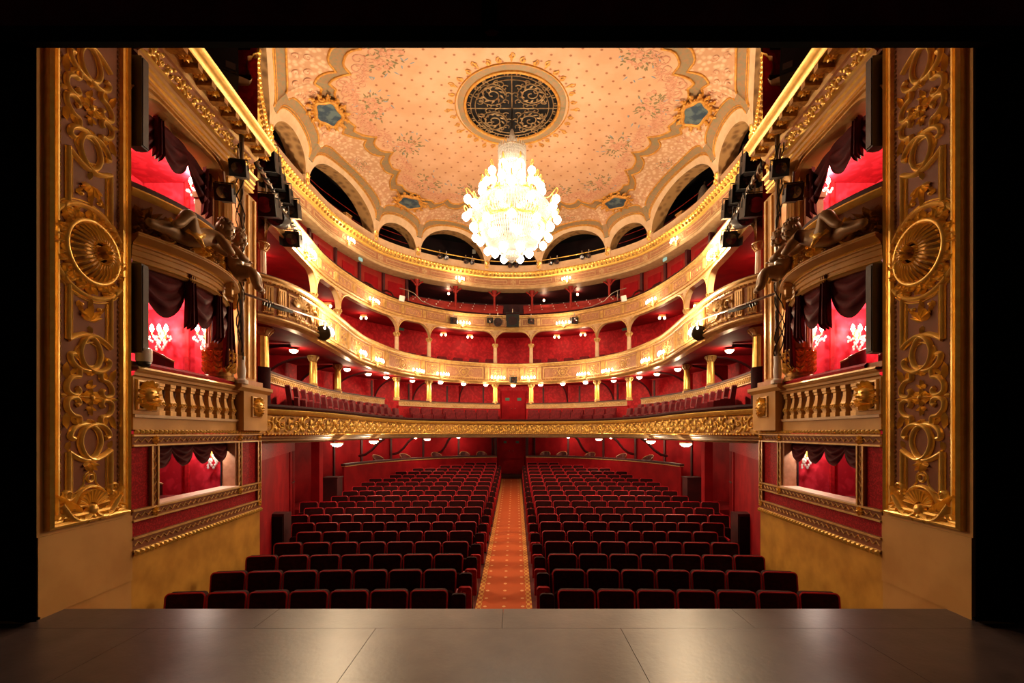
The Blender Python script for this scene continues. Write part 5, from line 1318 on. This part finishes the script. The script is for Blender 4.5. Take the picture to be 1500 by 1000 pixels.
MB(M).box(-.22, .22, -.25, .3, -.34, .5).build('cabinet', 'black', t); MB(M).box(-.2, .2, -.27, -.25, -.32, .48).build('front_grille', 'black_metal', t); MB(M).box(.06, .18, -.28, -.27, -.28, -.16).build('label_plate', 'steel', t)
MB().tube([(-4.30, 6.75, 6.38), (-4.30, 6.75, 7.0)], .03, 6).build('mount', 'black_metal', t)
mirror(t)
def boom(sg):
    t = thing('lighting_boom', (sg*4.08, 6.86, 2.34), 'vertical steel lighting boom wrapped in cable beside the stage boxes', 'lighting boom', 'lighting booms')
    x = sg*4.08; MB().tube([(x, 6.86, 2.46), (x, 6.86, 6.12)], .035, 8).build('pipe', 'steel', t, smooth=1)
    MB().lathe([(.09, 0), (.09, .05), (.05, .08), (.06, .2), (.045, .3), (.05, .42)], 12, (x, 6.86, 2.34)).build('base', 'white_plastic', t, smooth=30)
    rr = random.Random(5)
    for j in range(3):
        P = [(x+.05*math.cos(k*.9+j*2), 6.82+.05*math.sin(k*.7+j), 2.7+k*.105) for k in range(32)]; MB().tube(P, .010, 4).build('cable', 'black', t)
    P = [(x, 6.8, 4.9), (x+sg*-.10, 6.75, 4.6), (x+sg*.0, 6.75, 4.45), (x+sg*.06, 6.8, 4.5)]; MB().tube(P, .009, 4).build('cable', 'black', t)
    # upper pipe running along the third tier
    u = thing('lighting_bar', (sg*4.5, 8.4, 6.1), 'horizontal lighting bar wound with pale cable along the third tier', 'lighting bar', 'upper lighting bars')
    A, B = Vector((sg*4.22, 7.5, 6.1)), Vector((sg*4.85, 10.3, 6.05))
    MB().tube([A, B], .03, 8).build('pipe', 'steel', u, smooth=1)
    for j in range(2):
        P = [A+(B-A)*(k/60)+Vector((.04*math.cos(k*.9+3*j), 0, .04*math.sin(k*.9+3*j))) for k in range(61)]; MB().tube(P, .016, 5).build('cable', 'rope' if j == 0 else 'black', u)
    l = thing('lighting_bar', (sg*4.1, 8.3, 3.85), 'thin horizontal bar clamped to the front of the second balcony', 'lighting bar', 'lower lighting bars')
    MB().tube([(sg*4.05, 6.9, 3.72), (sg*4.02, 8.3, 3.85), (sg*3.98, 9.6, 3.98)], .022, 6).build('pipe', 'steel', l, smooth=1)
    for k in range(3): MB().tube([(sg*4.05, 7.4+.08*k, 3.70), (sg*4.05, 7.45+.08*k, 3.80), (sg*4.02, 7.5+.08*k, 3.78)], .02, 5).build('clamp', 'black_metal', l)
    MB().tube([(sg*4.10, 7.5, 3.76), (sg*4.05, 8.0, 3.79), (sg*4.03, 8.3, 3.83)], .035, 5).build('cable', 'black', l)
for sg in (-1, 1): boom(sg)
def spot(p, lb, g, s=.30, yaw=0, pitch=.3, rnd=False, barn=True):
    t = thing('spotlight', p, lb, 'spotlight', g)
    M = Matrix.Translation(p) @ Matrix.Rotation(yaw, 4, 'Z') @ Matrix.Rotation(pitch, 4, 'X'); h = s/2
    if rnd:
        MB(M @ Matrix.Rotation(PI/2, 4, 'X')).lathe([(h*.6, -h*1.3), (h*.95, -h*.9), (h, h*.8), (h*.9, h)], 16).build('body', 'black_metal', t, smooth=30)
        MB(M @ Matrix.Rotation(PI/2, 4, 'X')).lathe([(h*.02, h*1.06), (h*.85, h*1.0)], 16).build('lens', 'lens', t)
    else:
        MB(M).box(-h*.8, h*.8, -h*.6, h*1.5, -h*.8, h*.8).build('body', 'black_metal', t)
        MB(M).box(-h, h, -h*.75, -h*.6, -h, h).build('colour_frame', 'black', t); MB(M @ Matrix.Rotation(PI/2, 4, 'X')).lathe([(.01, h*.80), (h*.7, h*.77)], 16).build('lens', 'lens', t)
        if barn:
            for sx in (-1, 1): MB(M).add([(sx*h, -h*.75, -h), (sx*h*1.25, -h*1.6, -h*.9), (sx*h*1.25, -h*1.6, h*.9), (sx*h, -h*.75, h)], [(0, 1, 2, 3)]).build('barn_door', 'black', t)
    MB(M).tube([(-h*1.05, .02, 0), (-h*1.05, .02, h*1.3), (h*1.05, .02, h*1.3), (h*1.05, .02, 0)], .011, 4).build('yoke', 'black_metal', t)
    MB(M).tube([(0, .02, h*1.3), (0, .02, h*1.3+.14)], .018, 5).build('clamp', 'steel', t)
SPOTS = [(-4.40, 8.1, 6.48, .42, 0), (-4.52, 8.6, 6.42, .36, 0), (-4.60, 9.07, 6.38, .34, 0), (-4.70, 9.6, 6.34, .36, 0), (-4.44, 8.23, 5.72, .38, 0), (-4.56, 8.86, 5.80, .36, 1), (-4.74, 9.79, 5.78, .32, 0), (-3.92, 6.54, 5.41, .22, 0), (-3.94, 6.25, 4.91, .22, 0)]
SLB = ['largest black theatre spotlight at the top of the upper lighting bar', 'black spotlight above the bar, second along it', 'black spotlight above the bar, third along it', 'black spotlight above the far end of the bar', 'square black spotlight slung below the near part of the bar', 'round black lamp with a mesh front below the bar', 'black spotlight hanging at the far end of the bar over the lit lamp cluster', 'black spotlight clamped high on the boom', 'lower black spotlight clamped to the boom by the arch']
for (x, y, z, s, r), lb in zip(SPOTS, SLB):
    for sg in (-1, 1): spot((-sg*x, y, z), lb, lb+' pair', s, sg*-.25*(1 if y < 8 else .6), .25, r, y > 8)
for sg in (-1, 1):
    t = thing('round_spotlight', (sg*4.0, 9.62, 3.72), 'round black disc lamp at the end of the lower lighting bar', 'spotlight', 'round end lamps'); M = Matrix.Translation((sg*4.0, 9.62, 3.72)) @ Matrix.Rotation(PI/2+.15, 4, 'X')
    MB(M).lathe([(.05, -.14), (.13, -.09), (.165, .02), (.155, .05), (.02, .06)], 24).build('body', 'black_metal', t, smooth=30); MB().tube([(sg*4.0, 9.62, 3.86), (sg*3.98, 9.6, 4.0)], .015, 5).build('clamp', 'steel', t)
# small fixtures on the fronts
spot((-.02, 18.1, 6.08), 'large black projector hung at the middle of the third balcony front', None, .5, 0, .2, False, False)
spot((-.62, 18.1, 6.02), 'round black projector beside the large one on the third balcony front', None, .36, .1, .2, True)
for p, lb, s in (((-.95, 18.2, 6.12), 'small tilted black spot beside the third balcony projectors', .22), ((.72, 18.25, 6.1), 'small round black spot on the other side of the third balcony projector', .22), ((-2.35, 17.75, 6.0), 'lone small black spot on the third balcony front beyond a lamp cluster', .26), ((2.4, 17.75, 6.0), 'lone small black spot on the third balcony front beyond a lamp cluster', .26), ((.0, 18.15, 3.72), 'small black spot at the middle of the second balcony front', .26)): spot(p, lb, 'lone spots on the third balcony' if 'lone' in lb else None, s, .3, .2, False, False)
for x, d, z, lb in ((-4.0, 16.35, 6.42, 'small white box fixed to the third balcony rail'), (4.0, 16.35, 6.42, 'small white box fixed to the third balcony rail')):
    t = thing('antenna_box', (x, d, z), lb, 'device', 'white boxes on the third balcony rail'); MB(Matrix.Translation((x, d-.1, z)) @ Matrix.Rotation(.2 if x < 0 else -.2, 4, 'Y')).box(-.09, .09, -.05, .05, -.10, .10).build('case', 'white_plastic', t); MB().tube([(x, d, z), (x, d-.1, z)], .015, 5).build('bracket', 'steel', t)
# brass rail with small lamps along the attic front
RLQ = Curve(RG); 
rl = thing('attic_rail', CR.P(0, -.05, 8.6), 'brass pipe rail with clamped cables along the top of the cornice', 'railing')
MB().tube([CR.P(-4+8*k/40, -.02, 8.72) for k in range(41)], .022, 6).build('pipe', 'gold', rl, smooth=1)
for k in range(9): MB().tube([CR.P(-4+k, -.02, 8.56), CR.P(-4+k, -.02, 8.72)], .012, 5).build('post', 'black_metal', rl)
for k, s in enumerate((-3.0, -1.9, .0, 1.75, 3.1)): 
    for j in (-1, 1): spot(CR.P(s+j*.13, .12, 8.5), 'one of two small black spots on the attic rail, '+ORD[k]+' pair along', 'small spots on the attic rail', .17, j*.3, .3, True)
for sg in (-1, 1):
    for s in (6.4, 7.6, 8.8): 
        pass
    for z in (8.95, 9.2): MB().tube([CR.P(sg*(4.2+7*k/30), -.5, z) for k in range(31)], .012, 5).build('guard_rail', 'red_paint', label='thin pinkish guard rail behind the attic arches', cat='railing', group='attic guard rails')
for sg, s_, lb in ((-1, 6.9, 'pale wooden block standing alone in an attic arch'), (1, 7.0, 'pale wooden block beside the wrapped lamp in an attic arch')):
    t = thing('wooden_block', CR.P(sg*s_, -.4, 8.28), lb, 'block'); MB(CR.M(sg*s_, -.4, 8.28)).box(-.14, .14, -.12, .12, 0, .55).build('block', 'tan', t); MB(CR.M(sg*s_, -.4, 8.28)).box(-.16, .16, -.14, .14, .55, .6).build('lid', 'tan', t)
t = thing('wrapped_lamp', CR.P(8.0, -.45, 8.28), 'lamp wrapped in grey plastic sheet standing in an attic arch', 'lamp'); x, y, z = CR.P(8.0, -.45, 8.28)
MB().lathe([(.26, .0), (.24, .3), (.20, .55), (.16, .8), (.08, .95), (.02, 1.0)], 14, (x, y, z), lambda i: 1 if i % 2 else .86).build('plastic_sheet', 'plastic_grey', t, smooth=1); MB().tube([(x, y, z+.7), (x+.02, y, z+1.1)], .02, 5).build('stand_pole', 'black_metal', t)
q = thing('control_desk', (-2.5, 19.5, 8.3), 'dark control desk with a lit strip in the attic opening', 'desk'); MB().box(-2.9, -2.0, 19.3, 19.7, 8.28, 8.95).build('cabinet', 'black', q); MB().box(-2.75, -2.2, 19.26, 19.3, 8.95, 9.05).build('hood', 'black_metal', q); MB().box(-3.25, -2.92, 19.28, 19.32, 8.86, 8.89).build('light_strip', 'white_plastic', q)
for x, z in ((-1.75, 9.05), (-1.7, 9.42)): MB().box(x-.07, x+.07, 19.5, 19.51, z-.09, z+.09).build('paper_notice', 'white_plastic', label='white paper notice pinned in the attic opening', cat='notice', group='attic notices')
for sg in (-1, 1):
    x, y, z = C3.P(sg*7.2, -.25, 7.45); MB(C3.M(sg*6.2, -.5, 7.5)).box(-.09, .09, -.02, .02, -.05, .05).build('exit_sign', 'exit_glow', label='small lit green exit sign at the upper gallery', cat='sign', group='upper gallery exit signs')
    MB(C3.M(sg*4.2, -.9, 5.62)).box(-.13, .13, -.02, .02, -.05, .05).build('exit_sign', 'sign_green', label='dark green exit sign plate under the third tier', cat='sign', group='second tier exit signs')
    x, y = sg*4.72, 9.2; t = thing('floor_monitor', (x, y, floorz(9.2)), 'small dark cabinet against the red stalls wall', 'cabinet', 'wall cabinets in the stalls'); MB().box(x-.16, x+.16, y-.15, y+.15, floorz(9.2), floorz(9.2)+1.05).build('cabinet', 'red_dark', t); MB().box(x-.14, x+.14, y-.17, y-.15, floorz(9.2)+.05, floorz(9.2)+1.0).build('door', 'black', t)
# ------------------------------------------------------------------ cherubs on the upper box fronts
import bmesh
def putto(root, J, E, R, head, look, M):
    bm = bmesh.new(); ly = bm.verts.layers.skin.verify(); vs = {k: bm.verts.new(M @ Vector(p)) for k, p in J.items()}
    for a, b in E: bm.edges.new((vs[a], vs[b]))
    for k, v in vs.items(): r = R.get(k, .04)*1.22; v[ly].radius = (r, r); v[ly].use_root = (k == 'pelvis')
    me = bpy.data.meshes.new('body'); bm.to_mesh(me); bm.free(); me.materials.append(MATS['putto']); me.shade_smooth()
    iv = worldmat(root).inverted()
    for v in me.vertices: v.co = iv @ v.co
    o = link(bpy.data.objects.new('body', me)); o.parent = root
    s = o.modifiers.new('skin', 'SKIN'); s.use_smooth_shade = True; s = o.modifiers.new('sub', 'SUBSURF'); s.levels = 2; s.render_levels = 2
    # head: skull, cheeks, nose, brow and curls facing `look`
    hp = M @ Vector(head); lk = (M.to_3x3() @ Vector(look)).normalized(); up = Vector((0, 0, 1)); rt = lk.cross(up).normalized(); up = rt.cross(lk)
    HMx = Matrix(((rt.x, -lk.x, up.x, hp.x), (rt.y, -lk.y, up.y, hp.y), (rt.z, -lk.z, up.z, hp.z), (0, 0, 0, 1)))
    HMx = HMx @ Matrix.Scale(1.3, 4); q = MB(HMx); q.ball((0, 0, 0), .082, 14, 9, 1.1); q.ball((-.035, -.055, -.03), .033, 8, 6); q.ball((.035, -.055, -.03), .033, 8, 6); q.ball((0, -.085, -.012), .016, 7, 5); q.ball((0, -.062, -.062), .024, 8, 5); q.ball((0, -.076, -.044), .012, 6, 4, .6)
    for sx in (-1, 1): q.ball((sx*.082, .0, -.01), .018, 6, 5, 1.4); q.ball((sx*.03, -.07, .012), .012, 6, 4)
    q.build('head', 'putto', root, smooth=1)
    q = MB(HMx); rr = random.Random(3)
    for k in range(34):
        a, b = rr.uniform(0, 2*PI), rr.uniform(.1, 1.2); x, y, z = .078*math.sin(b)*math.cos(a), .078*math.sin(b)*math.sin(a)+.015, .085*math.cos(b)+.008; q.ball((x, y, z), .022, 6, 4)
    q.build('curls', 'putto', root, smooth=1)
def hand(root, M, p, dirv):
    q = MB(); d = (M.to_3x3() @ Vector(dirv)).normalized(); c = M @ Vector(p); sd = d.cross(Vector((0, 0, 1)))
    sd = sd.normalized() if sd.length > .1 else Vector((1, 0, 0)); nn = d.cross(sd)
    for k in range(4): o = sd*(.011*(k-1.5)); q.tube([c+o, c+o*1.2+d*.03, c+o*1.2+d*.05-nn*.012], [.010, .008, .006], 5)
    q.tube([c-d*.01+sd*.018, c+sd*.034+d*.012, c+sd*.034+d*.026], [.010, .009, .006], 5); q.build('fingers', 'putto', root, smooth=1)
ED = [('pelvis', 'belly'), ('belly', 'chest'), ('chest', 'neck'), ('neck', 'skull'), ('chest', 'shl'), ('shl', 'ell'), ('ell', 'hal'), ('chest', 'shr'), ('shr', 'elr'), ('elr', 'har'), ('pelvis', 'hil'), ('hil', 'knl'), ('knl', 'anl'), ('anl', 'tol'), ('pelvis', 'hir'), ('hir', 'knr'), ('knr', 'anr'), ('anr', 'tor')]
RD = dict(pelvis=.10, belly=.105, chest=.09, neck=.045, skull=.055, shl=.055, shr=.055, ell=.047, elr=.047, hal=.032, har=.032, hil=.085, hir=.085, knl=.068, knr=.068, anl=.045, anr=.045, tol=.032, tor=.032)
# reclining cherub: local x along the front, -y outwards, z up
J1 = dict(pelvis=(0, -.06, .11), belly=(.11, -.07, .14), chest=(.23, -.08, .18), neck=(.31, -.09, .24), skull=(.34, -.10, .29), shl=(.25, -.15, .21), ell=(.28, -.22, .10), hal=(.36, -.22, .05), shr=(.26, -.0, .22), elr=(.38, .0, .16), har=(.46, -.06, .10),
          hil=(-.03, -.12, .12), knl=(-.10, -.19, .28), anl=(-.20, -.19, .12), tol=(-.27, -.20, .09), hir=(-.06, -.03, .10), knr=(-.22, -.09, .09), anr=(-.37, -.10, .06), tor=(-.43, -.12, .06))
J2 = dict(pelvis=(0, -.05, .10), belly=(0, -.04, .20), chest=(.0, -.04, .31), neck=(.0, -.05, .39), skull=(.0, -.06, .44), shl=(-.10, -.05, .33), ell=(-.16, -.13, .24), hal=(-.06, -.19, .22), shr=(.10, -.05, .33), elr=(.18, -.10, .26), har=(.26, -.16, .30),
          hil=(-.06, -.10, .09), knl=(-.09, -.25, .10), anl=(-.09, -.28, -.08), tol=(-.10, -.34, -.11), hir=(.06, -.10, .09), knr=(.10, -.25, .13), anr=(.14, -.28, -.04), tor=(.15, -.34, -.07))
for J, s, hd, lk, lb, g, nn in ((J1, -.52, (.36, -.11, .33), (.5, -.8, -.3), 'gilded reclining cherub statue with raised knee on the upper stage box front', 'reclining cherubs', .10), (J2, .55, (.0, -.08, .50), (-.5, -.9, -.3), 'gilded seated cherub statue at the rear end of the upper stage box front', 'seated cherubs', .06)):
    M = CB.M(s, nn, 3.75) @ Matrix.Scale(1.22, 4)
    for sg in (-1, 1):
        MM = M if sg < 0 else Matrix.Scale(-1, 4, Vector((1, 0, 0))) @ M
        t = thing('cherub_statue', MM.translation, lb, 'statue', g); putto(t, J, ED, RD, hd, lk, MM)
        for h_, e_ in (('hal', 'ell'), ('har', 'elr')): hand(t, MM, J[h_], tuple(a-b for a, b in zip(J[h_], J[e_])))
        q = MB(MM); P = [(J['pelvis'][0]-.09, J['pelvis'][1]-.09, J['pelvis'][2]+.02), (J['pelvis'][0], J['pelvis'][1]-.115, J['pelvis'][2]-.02), (J['pelvis'][0]+.09, J['pelvis'][1]-.08, J['pelvis'][2]+.04)]
        q.tube(P, [.03, .04, .03], 6); q.tube([P[1], (P[1][0]+.05, P[1][1]-.02, P[1][2]-.08)], [.03, .015], 6); q.build('sash', 'gold', t, smooth=1)
# ------------------------------------------------------------------ stage surround: black legs and dark border
def drape_flat(x0, x1, y, z0, z1, amp, per, name, m, lb, cat, g=None):
    rows = []; n = max(20, int(abs(x1-x0)/.05))
    for z in (z0, (z0+z1)/2, z1): rows.append([(x0+(x1-x0)*k/n, y+amp*math.sin(k/n*abs(x1-x0)/per*2*PI), z) for k in range(n+1)])
    t = thing(name, ((x0+x1)/2, y, z0), lb, cat, g); MB().grid(rows).build('cloth', m, t, smooth=1)
    MB().tube([(x0, y, z1+.02), (x1, y, z1+.02)], .03, 6).build('batten', 'black_metal', t); MB().tube([(x0, y+amp, z0+.02), (x1, y+amp, z0+.02)], .012, 5).build('hem_weight', m, t)
drape_flat(-7.5, -3.905, 3.76, 0.02, 7, .02, .4, 'masking_drape', 'black_cloth', 'black masking drape beside the stage opening', 'drape', 'stage masking drapes'); drape_flat(3.93, 7.5, 3.76, 0.02, 7, .02, .4, 'masking_drape', 'black_cloth', 'black masking drape beside the stage opening', 'drape', 'stage masking drapes')
bd = thing('stage_border', (0, 3.72, 4.79), 'dark maroon border hanging across the top of the stage opening', 'drape')
MB().box(-7.5, 7.5, 3.68, 3.74, 4.79, 4.92).build('border_hem', 'black_cloth', bd)
rows = []
for z in (4.92, 6.2): rows.append([(-7.5+15*k/150, 3.72+.02*math.sin(k*.8), z) for k in range(151)])
MB().grid(rows).build('border_cloth', 'maroon_cloth', bd, smooth=1)
MB().box(-.18, -.06, 3.60, 3.69, 4.9, 6.2).build('centre_strap', 'black_cloth', bd); MB(Matrix.Translation((-.1, 3.66, 4.88))).leaf(0, 0, -PI/2, .08, .06, .02).build('strap_tip', 'maroon_cloth', bd)
fw = MB().box(-7.6, 7.6, 3.78, 3.84, 6.75, 11.2)
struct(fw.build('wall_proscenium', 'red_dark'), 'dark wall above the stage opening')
